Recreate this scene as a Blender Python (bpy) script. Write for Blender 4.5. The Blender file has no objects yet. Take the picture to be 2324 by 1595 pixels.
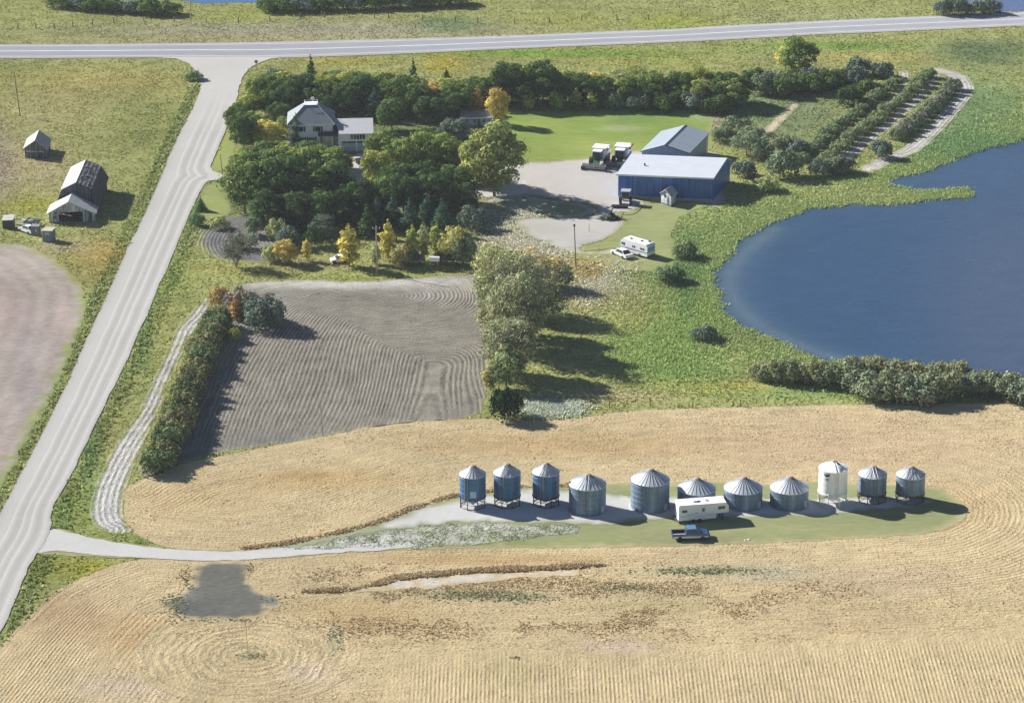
import bpy, bmesh, math, random
import numpy as np
from mathutils import Vector, Matrix, noise as mnoise
from mathutils.geometry import delaunay_2d_cdt

random.seed(7); rng = np.random.default_rng(7)
scene = bpy.context.scene
COL = scene.collection

# ------------------------------------------------------------------ camera model
F = 6988.0; UC, VC = 1162.0, 797.5; TH = math.radians(20.5); H = 187.0; Y0 = -500.0
CT, ST = math.cos(TH), math.sin(TH)
def P(u, v, z=0.0):
    """measured picture point -> the point of the land (height z) it shows, metres"""
    x = (u-UC)/F; y = -(v-VC)/F
    d = (x, CT + y*ST, -ST + y*CT)
    t = (z-H)/d[2]
    return Vector((d[0]*t, d[1]*t + Y0, z))
def UVn(X, Y):
    """world ground arrays -> measured picture coordinates"""
    Yc = Y - Y0
    dep = Yc*CT + H*ST
    up = Yc*ST - H*CT
    return UC + F*X/dep, VC - F*up/dep
def XY(pts): return [P(u, v).to_2d() for u, v in pts]

# ------------------------------------------------------------------ node helpers
def newmat(name):
    m = bpy.data.materials.new(name); m.use_nodes = True
    nt = m.node_tree; nt.nodes.clear()
    return m, nt
def nd(nt, t, ins=None, **kw):
    n = nt.nodes.new(t)
    for k, v in kw.items(): setattr(n, k, v)
    if ins:
        for k, v in ins.items():
            s = n.inputs[k]
            if hasattr(v, 'is_output') or isinstance(v, bpy.types.NodeSocket): nt.links.new(v, s)
            else: s.default_value = v
    return n
def mth(nt, op, a, b=None, c=None, clamp=False):
    n = nt.nodes.new('ShaderNodeMath'); n.operation = op; n.use_clamp = clamp
    for i, x in enumerate((a, b, c)):
        if x is None: continue
        if isinstance(x, bpy.types.NodeSocket): nt.links.new(x, n.inputs[i])
        else: n.inputs[i].default_value = x
    return n.outputs[0]
def mrange(nt, x, a, b, c, d):
    n = nt.nodes.new('ShaderNodeMapRange'); nt.links.new(x, n.inputs[0])
    for i, q in enumerate((a, b, c, d)): n.inputs[1+i].default_value = q
    return n.outputs[0]
def noi(nt, vec, scale, detail=4, rough=.55):
    n = nd(nt, 'ShaderNodeTexNoise', {'Vector': vec, 'Scale': scale, 'Detail': detail, 'Roughness': rough})
    return n.outputs['Fac']
def mulcol(nt, col, fac):
    n = nt.nodes.new('ShaderNodeVectorMath'); n.operation = 'SCALE'
    nt.links.new(col, n.inputs[0])
    if isinstance(fac, bpy.types.NodeSocket): nt.links.new(fac, n.inputs['Scale'])
    else: n.inputs['Scale'].default_value = fac
    return n.outputs[0]
def mixcol(nt, f, a, b):
    n = nt.nodes.new('ShaderNodeMix'); n.data_type = 'RGBA'
    for s, x in ((n.inputs[0], f), (n.inputs[6], a), (n.inputs[7], b)):
        if isinstance(x, bpy.types.NodeSocket): nt.links.new(x, s)
        else: s.default_value = x
    return n.outputs[2]
def outp(nt, sh): 
    o = nt.nodes.new('ShaderNodeOutputMaterial'); nt.links.new(sh, o.inputs[0])
def c4(c): return (c[0], c[1], c[2], 1.0)

def mat_ground(name, rowper=0.0, rowcon=0.0, rowbump=0.0, n_small=.25, n_big=.18, bump=.25, sc=1.6, stretch=(1, 1, 1), jit=.5, spots=0.0, streak=0.0):
    """land surface: own colour (attribute 'col'), weathered by world-space noise, with worked rows along attribute 'row'"""
    m, nt = newmat(name)
    col = nd(nt, 'ShaderNodeAttribute', attribute_name='col').outputs['Color']
    pos = nd(nt, 'ShaderNodeNewGeometry').outputs['Position']
    mp = nd(nt, 'ShaderNodeMapping', {'Vector': pos, 'Scale': stretch}).outputs[0]
    a = noi(nt, pos, .045, 5, .6); b = noi(nt, mp, .35, 5, .6); c = noi(nt, mp, sc, 4, .65)
    f = mth(nt, 'ADD', mrange(nt, a, .3, .7, 1-n_big, 1+n_big), mrange(nt, b, .3, .7, -n_small*.6, n_small*.6))
    f = mth(nt, 'ADD', f, mrange(nt, c, .3, .7, -n_small, n_small))
    hgt = mth(nt, 'ADD', mth(nt, 'MULTIPLY', c, 1.0), mth(nt, 'MULTIPLY', b, .9))
    if spots:
        d = noi(nt, mp, sc*1.7, 2, .5)
        sp = mrange(nt, d, .60, .68, 0, 1)
        f = mth(nt, 'SUBTRACT', f, mth(nt, 'MULTIPLY', sp, spots))
    if rowper:
        r = nd(nt, 'ShaderNodeAttribute', attribute_name='row').outputs['Fac']
        amp = nd(nt, 'ShaderNodeAttribute', attribute_name='amp').outputs['Fac']
        wob = mth(nt, 'MULTIPLY', mth(nt, 'SUBTRACT', noi(nt, pos, .12, 3), .5), jit*2)
        wob2 = mth(nt, 'MULTIPLY', mth(nt, 'SUBTRACT', noi(nt, pos, 1.3, 3), .5), jit*.9)
        rr = mth(nt, 'ADD', mth(nt, 'ADD', r, wob), wob2)
        s = mth(nt, 'SINE', mth(nt, 'MULTIPLY', rr, 2*math.pi/rowper))
        s = mth(nt, 'MULTIPLY', s, amp)
        brk = mrange(nt, noi(nt, pos, .5, 3), .35, .6, .45, 1)
        s = mth(nt, 'MULTIPLY', s, brk)
        f = mth(nt, 'ADD', f, mth(nt, 'MULTIPLY', s, rowcon))
        if streak:
            sp_ = nd(nt, 'ShaderNodeSeparateXYZ', {0: pos})
            cv = nd(nt, 'ShaderNodeCombineXYZ', {0: mth(nt, 'MULTIPLY', mth(nt, 'ADD', r, wob), 1.5), 1: mth(nt, 'MULTIPLY', sp_.outputs[0], .16), 2: mth(nt, 'MULTIPLY', sp_.outputs[1], .16)}).outputs[0]
            f = mth(nt, 'ADD', f, mrange(nt, noi(nt, cv, 1.0, 5, .7), .3, .7, -streak, streak))
        hgt = mth(nt, 'ADD', hgt, mth(nt, 'MULTIPLY', s, rowbump))
    f = mth(nt, 'MAXIMUM', f, .12)
    cc = mulcol(nt, col, f)
    hue = mixcol(nt, mrange(nt, noi(nt, pos, .16, 5), .4, .65, 0, .35), cc, mulcol(nt, cc, 1.12))
    bp = nd(nt, 'ShaderNodeBump', {'Height': hgt, 'Strength': 1.0, 'Distance': bump})
    bs = nd(nt, 'ShaderNodeBsdfDiffuse', {'Color': hue, 'Roughness': .6, 'Normal': bp.outputs[0]})
    outp(nt, bs.outputs[0]); return m

def mat_paint(name, col, rough=.6, metal=0.0, var=.12, vs=1.5, rib=0.0, axis='sum', ribamt=.02, streak=0.0, bump=0.0, spec=.4):
    m, nt = newmat(name)
    pos = nd(nt, 'ShaderNodeTexCoord').outputs['Object']
    n = noi(nt, pos, vs, 5, .6)
    f = mrange(nt, n, .3, .7, 1-var, 1+var)
    sep = nd(nt, 'ShaderNodeSeparateXYZ', {0: pos})
    if streak:
        mp = nd(nt, 'ShaderNodeMapping', {'Vector': pos, 'Scale': (2.2, 2.2, .12)}).outputs[0]
        f = mth(nt, 'MULTIPLY', f, mrange(nt, noi(nt, mp, 1.2, 4), .35, .65, 1-streak, 1+streak))
    cc = mulcol(nt, nd(nt, 'ShaderNodeRGB').outputs[0], f)
    nt.nodes[-1]
    for q in nt.nodes:
        if q.type == 'RGB': q.outputs[0].default_value = c4(col)
    kw = {'Base Color': cc, 'Roughness': rough, 'Metallic': metal, 'Specular IOR Level': spec}
    b = nd(nt, 'ShaderNodeBsdfPrincipled', kw)
    if rib or bump:
        h = None
        if rib:
            if axis == 'z': a = sep.outputs[2]
            elif axis == 'x': a = sep.outputs[0]
            elif axis == 'y': a = sep.outputs[1]
            else: a = mth(nt, 'ADD', sep.outputs[0], sep.outputs[1])
            h = mth(nt, 'SINE', mth(nt, 'MULTIPLY', a, 2*math.pi/rib))
            h = mth(nt, 'MULTIPLY', h, ribamt)
        if bump:
            g = mth(nt, 'MULTIPLY', noi(nt, pos, 6, 3), bump)
            h = g if h is None else mth(nt, 'ADD', h, g)
        bp = nd(nt, 'ShaderNodeBump', {'Height': h, 'Strength': 1.0, 'Distance': 1.0})
        nt.links.new(bp.outputs[0], b.inputs['Normal'])
    outp(nt, b.outputs[0]); return m

def mat_leaf(name):
    """leaf colour = the plant's own colour (object colour) varied leaf by leaf"""
    m, nt = newmat(name)
    oc = nd(nt, 'ShaderNodeObjectInfo').outputs['Color']
    va = nd(nt, 'ShaderNodeAttribute', attribute_name='var').outputs['Vector']
    sp = nd(nt, 'ShaderNodeSeparateXYZ', {0: va})
    c1 = mulcol(nt, oc, mrange(nt, sp.outputs[0], 0, 1, .38, 1.75))
    warm = nd(nt, 'ShaderNodeVectorMath', {0: c1, 1: (1.35, 1.14, .8)}, operation='MULTIPLY').outputs[0]
    c2 = mixcol(nt, mrange(nt, sp.outputs[1], .45, .95, 0, .6), c1, warm)
    d = nd(nt, 'ShaderNodeBsdfDiffuse', {'Color': c2})
    t = nd(nt, 'ShaderNodeBsdfTranslucent', {'Color': c2})
    mx = nd(nt, 'ShaderNodeMixShader', {0: .22, 1: d.outputs[0], 2: t.outputs[0]})
    outp(nt, mx.outputs[0]); return m
def mat_tuft(name):
    m, nt = newmat(name)
    col = nd(nt, 'ShaderNodeAttribute', attribute_name='col').outputs['Color']
    d = nd(nt, 'ShaderNodeBsdfDiffuse', {'Color': col})
    t = nd(nt, 'ShaderNodeBsdfTranslucent', {'Color': col})
    mx = nd(nt, 'ShaderNodeMixShader', {0: .25, 1: d.outputs[0], 2: t.outputs[0]})
    outp(nt, mx.outputs[0]); return m

# ------------------------------------------------------------------ object helpers
def tag(o, label=None, cat=None, group=None, kind=None):
    if label: o['label'] = label
    if cat: o['category'] = cat
    if group: o['group'] = group
    if kind: o['kind'] = kind
    return o
def empty(name, loc, label, cat, group=None, rz=0):
    o = bpy.data.objects.new(name, None); COL.objects.link(o)
    o.location = loc; o.rotation_euler = (0, 0, rz); o.empty_display_size = .3
    return tag(o, label, cat, group)

class MB:
    """collects shapes, builds ONE mesh object"""
    def __init__(s, f=None): s.v = []; s.f = []; s.m = []; s.fn = f; s.mat = 0
    def add(s, vs, fs, m=None):
        n = len(s.v)
        for p in vs:
            p = Vector(p); s.v.append(s.fn(p) if s.fn else p)
        for q in fs: s.f.append([n+i for i in q]); s.m.append(s.mat if m is None else m)
        return s
    def box(s, x0, x1, y0, y1, z0, z1, m=None):
        return s.add([(x0,y0,z0),(x1,y0,z0),(x1,y1,z0),(x0,y1,z0),(x0,y0,z1),(x1,y0,z1),(x1,y1,z1),(x0,y1,z1)],
            [(0,3,2,1),(4,5,6,7),(0,1,5,4),(1,2,6,5),(2,3,7,6),(3,0,4,7)], m)
    def prism_y(s, pts, y0, y1, m=None, y0s=None):
        """profile pts (x,z) run along y"""
        n = len(pts)
        vs = [(x, y0, z) for x, z in pts] + [(x, y1, z) for x, z in pts]
        fs = [tuple(range(n))[::-1], tuple(range(n, 2*n))] + [(i, (i+1) % n, (i+1) % n+n, i+n) for i in range(n)]
        return s.add(vs, fs, m)
    def prism_x(s, pts, x0, x1, m=None):
        n = len(pts)
        vs = [(x0, y, z) for y, z in pts] + [(x1, y, z) for y, z in pts]
        fs = [tuple(range(n)), tuple(range(n, 2*n))[::-1]] + [(i, i+n, (i+1) % n+n, (i+1) % n) for i in range(n)]
        return s.add(vs, fs, m)
    def slab(s, p, t=.12, m=None):
        """roof sheet: 4 corner points of the top face, thickness t downwards"""
        p = [Vector(q) for q in p]
        return s.add([tuple(q) for q in p] + [tuple(q-Vector((0,0,t))) for q in p],
            [(0,1,2,3),(7,6,5,4)] + [(i,i+4,(i+1)%4+4,(i+1)%4) for i in range(4)], m)
    def tube(s, p, q, r, r2=None, n=6, m=None):
        p = Vector(p); q = Vector(q); r2 = r if r2 is None else r2
        d = (q-p).normalized(); a = Vector((0,0,1)) if abs(d.z) < .9 else Vector((1,0,0))
        e = d.cross(a).normalized(); g = d.cross(e)
        vs = []
        for c, rr in ((p, r), (q, r2)):
            for i in range(n):
                t = 2*math.pi*i/n; vs.append(c + (e*math.cos(t)+g*math.sin(t))*rr)
        fs = [(i, (i+1)%n, (i+1)%n+n, i+n) for i in range(n)] + [tuple(range(n))[::-1], tuple(range(n,2*n))]
        return s.add(vs, fs, m)
    def lathe(s, prof, n=32, c=(0,0), m=None, caps=True):
        vs = []; k = len(prof)
        for r, z in prof:
            for i in range(n):
                t = 2*math.pi*i/n; vs.append((c[0]+r*math.cos(t), c[1]+r*math.sin(t), z))
        fs = [(j*n+i, j*n+(i+1)%n, (j+1)*n+(i+1)%n, (j+1)*n+i) for j in range(k-1) for i in range(n)]
        if caps: fs += [tuple(range(n))[::-1], tuple(range((k-1)*n, k*n))]
        return s.add(vs, fs, m)
    def wheel(s, x, y, z, r, w, m=None, n=16):
        return s.tube((x, y-w/2, z), (x, y+w/2, z), r, r, n, m)
    def build(s, name, mats, parent=None, smooth=False, loc=None):
        me = bpy.data.meshes.new(name)
        me.from_pydata([tuple(p) for p in s.v], [], s.f)
        if not isinstance(mats, (list, tuple)): mats = [mats]
        for q in mats: me.materials.append(q)
        me.polygons.foreach_set('material_index', s.m)
        bm = bmesh.new(); bm.from_mesh(me); bmesh.ops.recalc_face_normals(bm, faces=bm.faces); bm.to_mesh(me); bm.free()
        if smooth:
            me.polygons.foreach_set('use_smooth', [True]*len(me.polygons))
            me.set_sharp_from_angle(angle=math.radians(40))
        o = bpy.data.objects.new(name, me); COL.objects.link(o)
        if parent: o.parent = parent
        if loc is not None: o.location = loc
        return o

def copy_tree(o, parent=None):
    c = o.copy(); COL.objects.link(c)
    if parent: c.parent = parent
    for ch in KIDS.get(o.name, []): copy_tree(ch, c)
    return c
KIDS = {}

# ------------------------------------------------------------------ outlines
def smooth_closed(pts, step=.8):
    """Catmull-Rom through pts (world 2D), resampled"""
    n = len(pts); out = []
    for i in range(n):
        p0, p1, p2, p3 = pts[i-1], pts[i], pts[(i+1)%n], pts[(i+2)%n]
        L = (p2-p1).length; k = max(1, int(L/step))
        for j in range(k):
            t = j/k; t2 = t*t; t3 = t2*t
            q = .5*((2*p1)+(p2-p0)*t+(2*p0-5*p1+4*p2-p3)*t2+(3*p1-p0-3*p2+p3)*t3)
            if L > 60: q = p1.lerp(p2, t)
            out.append(q)
    return out
def rag(pts, amp, freq=.35, seed=0):
    return [p + Vector((mnoise.noise(Vector((p.x*freq, p.y*freq, seed))), mnoise.noise(Vector((p.x*freq, p.y*freq, seed+9.3)))))*amp
            + Vector((mnoise.noise(Vector((p.x*freq*4, p.y*freq*4, seed+3))), mnoise.noise(Vector((p.x*freq*4, p.y*freq*4, seed+19.3)))))*amp*.5 for p in pts]
def inside(X, Y, poly):
    px = np.array([p[0] for p in poly]); py = np.array([p[1] for p in poly])
    res = np.zeros(X.shape, bool); n = len(px); j = n-1
    bx = (X > px.min()) & (X < px.max()) & (Y > py.min()) & (Y < py.max())
    xs = X[bx]; ys = Y[bx]; r = np.zeros(xs.shape, bool)
    for i in range(n):
        if py[i] != py[j]:
            c = ((py[i] > ys) != (py[j] > ys)) & (xs < (px[j]-px[i])*(ys-py[i])/(py[j]-py[i])+px[i])
            r ^= c
        j = i
    res[bx] = r
    return res
def dist_poly(X, Y, pts, closed=True):
    d = np.full(X.shape, 1e9); n = len(pts)
    for i in range(n if closed else n-1):
        a = pts[i]; b = pts[(i+1) % n]
        dx, dy = b[0]-a[0], b[1]-a[1]; L = dx*dx+dy*dy
        if L < 1e-9: continue
        t = np.clip(((X-a[0])*dx+(Y-a[1])*dy)/L, 0, 1)
        d = np.minimum(d, (X-a[0]-t*dx)**2+(Y-a[1]-t*dy)**2)
    return np.sqrt(d)

def blobs(u, v, base, bl):
    c = np.tile(np.array(base, float), (len(u), 1))
    for (bu, bv, ru, rv, col, s) in bl:
        w = s*np.exp(-(((u-bu)/ru)**2+((v-bv)/rv)**2)**1.5)
        c = c*(1-w[:, None]) + np.array(col)[None, :]*w[:, None]
    return c
def set_attr(me, name, typ, data):
    a = me.attributes.new(name, typ, 'POINT')
    key = {'FLOAT': 'value', 'FLOAT_COLOR': 'color', 'FLOAT_VECTOR': 'vector'}[typ]
    a.data.foreach_set(key, np.asarray(data, dtype=np.float32).ravel())
def softmix(c, bg, X, Y, outline, w):
    o = outline[::2] if len(outline) > 300 else outline
    d = dist_poly(X, Y, o)
    q = np.array([mnoise.noise(Vector((x*.55, y*.55, 2.7)))+.6*mnoise.noise(Vector((x*1.9, y*1.9, 5.1))) for x, y in zip(X, Y)])
    t = np.clip((d/w)+q*.9, 0, 1)*(d > .02); t = (t*t*(3-2*t))[:, None]
    return bg*(1-t)+c*t
def sheet(name, outline, z, mat, colfn, rowfn=None, ampfn=None, gap=1.2, label=None, soft=None):
    """a flat piece of land with its own outline (world 2D points), standing z above the base"""
    cx = [p[0] for p in outline]; cy = [p[1] for p in outline]
    vs = [Vector((p[0], p[1])) for p in outline]; nb = len(vs)
    gx, gy = np.meshgrid(np.arange(min(cx), max(cx), gap), np.arange(min(cy), max(cy), gap))
    gx = gx.ravel() + rng.uniform(-.2, .2, gx.size)*gap; gy = gy.ravel() + rng.uniform(-.2, .2, gy.size)*gap
    U, V = UVn(gx, gy)
    ok = (U > -250) & (U < 2600) & (V > -200) & (V < 1800)
    gx, gy = gx[ok], gy[ok]
    ok = inside(gx, gy, outline)
    gx, gy = gx[ok], gy[ok]
    dd = dist_poly(gx, gy, outline) > gap*.5 if nb < 900 else np.ones(gx.shape, bool)
    gx, gy = gx[dd], gy[dd]
    vs += [Vector((a, b)) for a, b in zip(gx, gy)]
    r = delaunay_2d_cdt(vs, [(i, (i+1) % nb) for i in range(nb)], [], 1, 1e-5)
    co = np.array([(p[0], p[1]) for p in r[0]])
    me = bpy.data.meshes.new(name)
    me.from_pydata([(a, b, z) for a, b in co], [], [list(f) for f in r[2]])
    u, v = UVn(co[:, 0], co[:, 1])
    c = colfn(u, v, co[:, 0], co[:, 1])
    if soft: c = softmix(c, soft[1](u, v, co[:, 0], co[:, 1]), co[:, 0], co[:, 1], outline, soft[0])
    set_attr(me, 'col', 'FLOAT_COLOR', np.c_[c, np.ones(len(c))])
    if rowfn:
        set_attr(me, 'row', 'FLOAT', rowfn(co[:, 0], co[:, 1], u, v))
        set_attr(me, 'amp', 'FLOAT', ampfn(co[:, 0], co[:, 1], u, v) if ampfn else np.ones(len(c)))
    me.materials.append(mat)
    bm = bmesh.new(); bm.from_mesh(me)
    for f in bm.faces:
        if f.normal.z < 0: f.normal_flip()
    bm.to_mesh(me); bm.free()
    o = bpy.data.objects.new(name, me); COL.objects.link(o)
    tag(o, label, name.replace('_', ' '), None, 'structure')
    return o
# ------------------------------------------------------------------ land
M_GRASS = mat_ground('grass_land', n_small=.26, n_big=.15, bump=.42, sc=1.3, stretch=(.75, 1.0, 1), spots=.30)
M_LAWN = mat_ground('lawn_grass', n_small=.10, n_big=.14, bump=.06, sc=1.2, stretch=(.35, 1, 1))
M_ROAD = mat_ground('gravel', rowper=2.35, rowcon=.05, rowbump=0, n_small=.05, n_big=.04, bump=.03, sc=2.5, jit=.25)
M_HWY = mat_ground('asphalt', rowper=100, rowcon=0, rowbump=0, n_small=.03, n_big=.03, bump=.01, sc=2.5, stretch=(.15, 1, 1))
M_STUB = mat_ground('stubble', rowper=.80, rowcon=.055, rowbump=.12, n_small=.15, n_big=.09, bump=.22, sc=2.3, jit=.30, spots=.20, streak=.17)
M_STUBR = mat_ground('stubble_rows', rowper=.56, rowcon=.11, rowbump=.16, n_small=.15, n_big=.09, bump=.22, sc=2.3, jit=.06, spots=.20, streak=.13)
M_TILL = mat_ground('tilled_soil', rowper=.72, rowcon=.32, rowbump=.20, n_small=.24, n_big=.14, bump=.20, sc=2.6, jit=.26, streak=.20, spots=.05)
M_BARE = mat_ground('bare_field_soil', rowper=3.4, rowcon=.07, rowbump=.05, n_small=.12, n_big=.20, bump=.12, sc=1.3, stretch=(.6, 1, 1), jit=.9, spots=.05)
M_STRIP = mat_ground('cloddy_strip', rowper=.95, rowcon=.28, rowbump=.22, n_small=.30, n_big=.10, bump=.30, sc=2.2, jit=.30, spots=.38, streak=.15)
M_SOIL = mat_ground('bare_soil', n_small=.13, n_big=.14, bump=.15, sc=1.1, stretch=(.6, 1, 1), spots=.08)
M_CLOD = mat_ground('rough_gravel', n_small=.30, n_big=.10, bump=.35, sc=1.7, spots=.45)

GB = (.335, .35, .135)
GBL = [
 (230,190,230,38,(.40,.35,.13),.8),(110,250,150,50,(.40,.36,.17),.7),(330,280,90,70,(.25,.27,.09),.7),
 (60,380,120,70,(.43,.37,.21),.8),(60,465,90,24,(.33,.33,.07),.9),(200,620,90,30,(.34,.30,.10),.6),(232,575,75,32,(.46,.33,.11),.7),
 (140,560,70,18,(.42,.37,.22),.7),(10,370,30,90,(.34,.29,.21),.8),
 (700,70,520,22,(.36,.34,.24),.85),(560,38,120,12,(.33,.36,.10),.8),(1020,55,90,16,(.17,.25,.12),.8),(1300,50,140,22,(.36,.37,.12),.8),
 (1530,50,90,20,(.34,.38,.08),.8),(1850,40,200,16,(.33,.35,.17),.7),(1150,88,400,7,(.42,.38,.20),.8),(400,92,420,8,(.42,.38,.20),.8),(1650,75,260,6,(.42,.38,.2),.6),
 (1250,122,380,9,(.21,.32,.05),.9),(1900,105,200,10,(.18,.30,.06),.9),(1010,146,60,22,(.42,.36,.06),.8),(780,142,120,10,(.36,.34,.08),.8),(1450,140,180,14,(.30,.32,.09),.8),
 (1960,133,150,14,(.42,.38,.13),.85),(2240,120,120,34,(.11,.17,.09),.8),(2220,250,130,80,(.17,.27,.12),.85),(2160,330,110,50,(.15,.27,.11),.8),
 (1780,250,150,95,(.19,.24,.125),.9),(1680,250,60,30,(.17,.30,.11),.8),(1640,280,30,30,(.38,.34,.24),.7),
 (1470,530,90,60,(.29,.31,.14),.9),(1390,590,120,18,(.33,.31,.13),.8),(1330,600,60,14,(.42,.30,.08),.7),
 (1560,620,60,120,(.13,.24,.08),.7),(1600,470,90,40,(.30,.36,.14),.8),(1850,430,180,30,(.30,.36,.13),.8),
 (1500,760,150,90,(.28,.37,.13),.9),(1350,670,110,40,(.38,.36,.20),.8),(1420,720,80,40,(.38,.40,.14),.7),(1560,840,120,30,(.22,.36,.10),.7),
 (1620,880,150,16,(.46,.42,.11),.85),(1400,895,140,20,(.42,.38,.20),.85),(1870,893,260,14,(.24,.34,.11),.85),(2200,900,200,10,(.20,.32,.11),.8),
 (390,640,60,60,(.30,.36,.10),.7),(330,760,24,120,(.16,.26,.08),.5),(370,730,24,120,(.36,.36,.12),.6),(260,960,24,120,(.34,.33,.12),.5),(205,1010,22,200,(.14,.25,.08),.6),
 (520,615,110,14,(.34,.33,.10),.7),(880,628,180,10,(.33,.36,.10),.8),(700,600,120,14,(.36,.30,.16),.6),
 (160,1160,60,60,(.24,.30,.08),.7),(300,1225,120,20,(.24,.30,.09),.8),(150,1290,110,34,(.24,.26,.05),.8),(210,1290,60,22,(.34,.33,.06),.8),
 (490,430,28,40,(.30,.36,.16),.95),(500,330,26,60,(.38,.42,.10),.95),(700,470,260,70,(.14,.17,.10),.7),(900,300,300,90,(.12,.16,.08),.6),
 (1130,490,70,50,(.34,.34,.22),.7),(1200,560,90,50,(.40,.38,.30),.7),(1080,560,60,40,(.20,.24,.12),.6),
]
road_L = XY([(400,134),(432,149),(452,178),(455,198),(445,232),(420,280),(386,350),(335,472),(290,565),(246,663),(190,785),(134,908),(70,1032),(0,1165),(-120,1380),(-200,1530)])
road_R = XY([(-150,1700),(-60,1550),(0,1441),(64,1290),(92,1247),(114,1205),(121,1150),(165,1070),(221,954),(300,790),(380,605),(420,512),(452,440),(470,414),(498,408),(503,397),(478,383),(492,345),(516,290),(534,240),(545,193),(558,165),(576,150),(612,135)])
def ditch(X, Y):
    d = dist_poly(X, Y, road_L[3:], False); d2 = dist_poly(X, Y, road_R[:14], False)
    return np.minimum(d, d2)
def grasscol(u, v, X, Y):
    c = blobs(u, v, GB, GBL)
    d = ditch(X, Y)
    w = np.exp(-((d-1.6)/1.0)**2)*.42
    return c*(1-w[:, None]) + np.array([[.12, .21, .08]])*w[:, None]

# base sheet, large enough to run out of sight; fine where the photograph looks
def base_ground():
    xs = np.concatenate([np.arange(-1800,-190,70), np.arange(-190,190,1.6), np.arange(190,1900,70)])
    ys = np.concatenate([np.arange(-480,-170,40), np.arange(-170,330,1.6), np.arange(330,3300,80)])
    X, Y = np.meshgrid(xs, ys); nx, ny = len(xs), len(ys)
    X = X.ravel(); Y = Y.ravel()
    me = bpy.data.meshes.new('ground')
    idx = (np.arange(ny-1)[:, None]*nx + np.arange(nx-1)[None, :]).ravel()
    q = np.c_[idx, idx+1, idx+nx+1, idx+nx]
    me.vertices.add(len(X)); me.vertices.foreach_set('co', np.c_[X, Y, np.zeros(len(X))].ravel())
    me.loops.add(q.size); me.loops.foreach_set('vertex_index', q.ravel())
    me.polygons.add(len(q)); me.polygons.foreach_set('loop_start', np.arange(0, q.size, 4))
    me.update(calc_edges=True)
    U, V = UVn(X, Y)
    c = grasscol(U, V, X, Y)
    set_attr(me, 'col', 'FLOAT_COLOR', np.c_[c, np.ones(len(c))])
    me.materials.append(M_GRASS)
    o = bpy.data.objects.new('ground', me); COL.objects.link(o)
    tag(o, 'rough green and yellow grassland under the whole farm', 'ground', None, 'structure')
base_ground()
OUT = {}   # outlines, for keeping grass off them

# --- main stubble field
f_main = XY([(284,1112),(320,1088),(380,1064),(450,1045),(520,1031),(640,1008),(740,989),(830,970),(960,955),(1090,951),(1200,955),(1300,949),(1400,937),(1480,930),(1650,925),(1850,920),(2100,917),(2324,915),(2700,912),(2900,1200),(2900,1900),(1162,1950),(-300,1900),(-150,1650),(-40,1520),(6,1462),(60,1405),(130,1342),(200,1305),(290,1274),(400,1262),(420,1249),(360,1236),(308,1210),(284,1180),(277,1145)])
island = XY([(1040,1128),(1130,1118),(1200,1108),(1290,1106),(1400,1097),(1500,1099),(1620,1094),(1750,1098),(1850,1094),(1950,1099),(2100,1105),(2155,1122),(2188,1148),(2192,1165),(2172,1186),(2120,1206),(2000,1219),(1850,1227),(1650,1236),(1400,1241),(1100,1244),(930,1247),(760,1256),(600,1268),(500,1273),(400,1270),(290,1266),(180,1262),(100,1256),(90,1246),(112,1204),(125,1199),(170,1211),(230,1224),(330,1239),(420,1246),(520,1249),(600,1242),(700,1226),(800,1204),(880,1181),(940,1155)])
OUT['main'] = smooth_closed(f_main, 1.0); OUT['island'] = rag(smooth_closed(island, .8), .5, .3, 3)
SB = (.565, .46, .275)
SBL = [(1300,1010,400,30,(.47,.33,.16),.6),(740,1090,200,30,(.50,.36,.17),.6),(700,1080,90,10,(.40,.25,.11),.5),(450,1130,150,50,(.53,.40,.21),.5),(1900,1010,400,60,(.54,.40,.26),.6),
 (1100,1350,160,12,(.22,.23,.13),.65),(1480,1345,120,14,(.36,.31,.20),.5),(1600,1295,110,12,(.22,.28,.16),.65),(1750,1300,90,22,(.40,.40,.30),.55),(1500,1375,120,30,(.38,.32,.17),.5),
 (1400,1465,90,14,(.62,.50,.42),.6),(280,1560,120,34,(.60,.50,.38),.6),(700,1540,90,34,(.60,.50,.38),.5),(150,1400,90,60,(.42,.27,.15),.45),(300,1440,90,60,(.46,.31,.15),.5),(2150,1150,140,60,(.52,.38,.21),.5),
 (1900,1420,300,60,(.54,.42,.25),.4),(2000,1320,200,30,(.46,.36,.26),.5),(1150,1520,100,40,(.42,.36,.18),.4),(880,1250,300,9,(.44,.33,.15),.5),(1100,1270,300,12,(.46,.30,.13),.6),(800,1400,200,40,(.46,.33,.15),.5),(380,1440,30,12,(.28,.22,.12),.6)]
def stubcol(u, v, X, Y): return blobs(u, v, SB, SBL)
pole_c = P(563, 1490).to_2d()
isl_s = OUT['island'][::3]; main_s = smooth_closed(f_main, 5.0)
top_edge = XY([(284,1112),(320,1088),(380,1064),(450,1045),(520,1031),(640,1008),(740,989),(830,970),(960,955),(1090,951),(1200,955),(1300,949),(1400,937),(1480,930),(1650,925),(1850,920),(2324,915),(2900,912)])
left_edge = XY([(290,1276),(200,1307),(130,1342),(60,1405),(6,1462),(-40,1520),(-150,1650)])
def stubrow(X, Y, u, v):
    d = np.minimum(dist_poly(X, Y, isl_s), dist_poly(X, Y, top_edge, False))
    dl = dist_poly(X, Y, left_edge, False)
    return np.where(v > 1275, np.minimum(d+.0, dl), d)
def stubamp(X, Y, u, v):
    w = .55 + .45*np.exp(-(((u-430)/180)**2+((v-1140)/70)**2)) + .4*(u > 2000)*(v < 1330) + .35*((u < 420) & (v > 1280))
    w = np.where((v > 1300) & (u > 500) & (u < 1900), .22, w)
    return w
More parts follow.
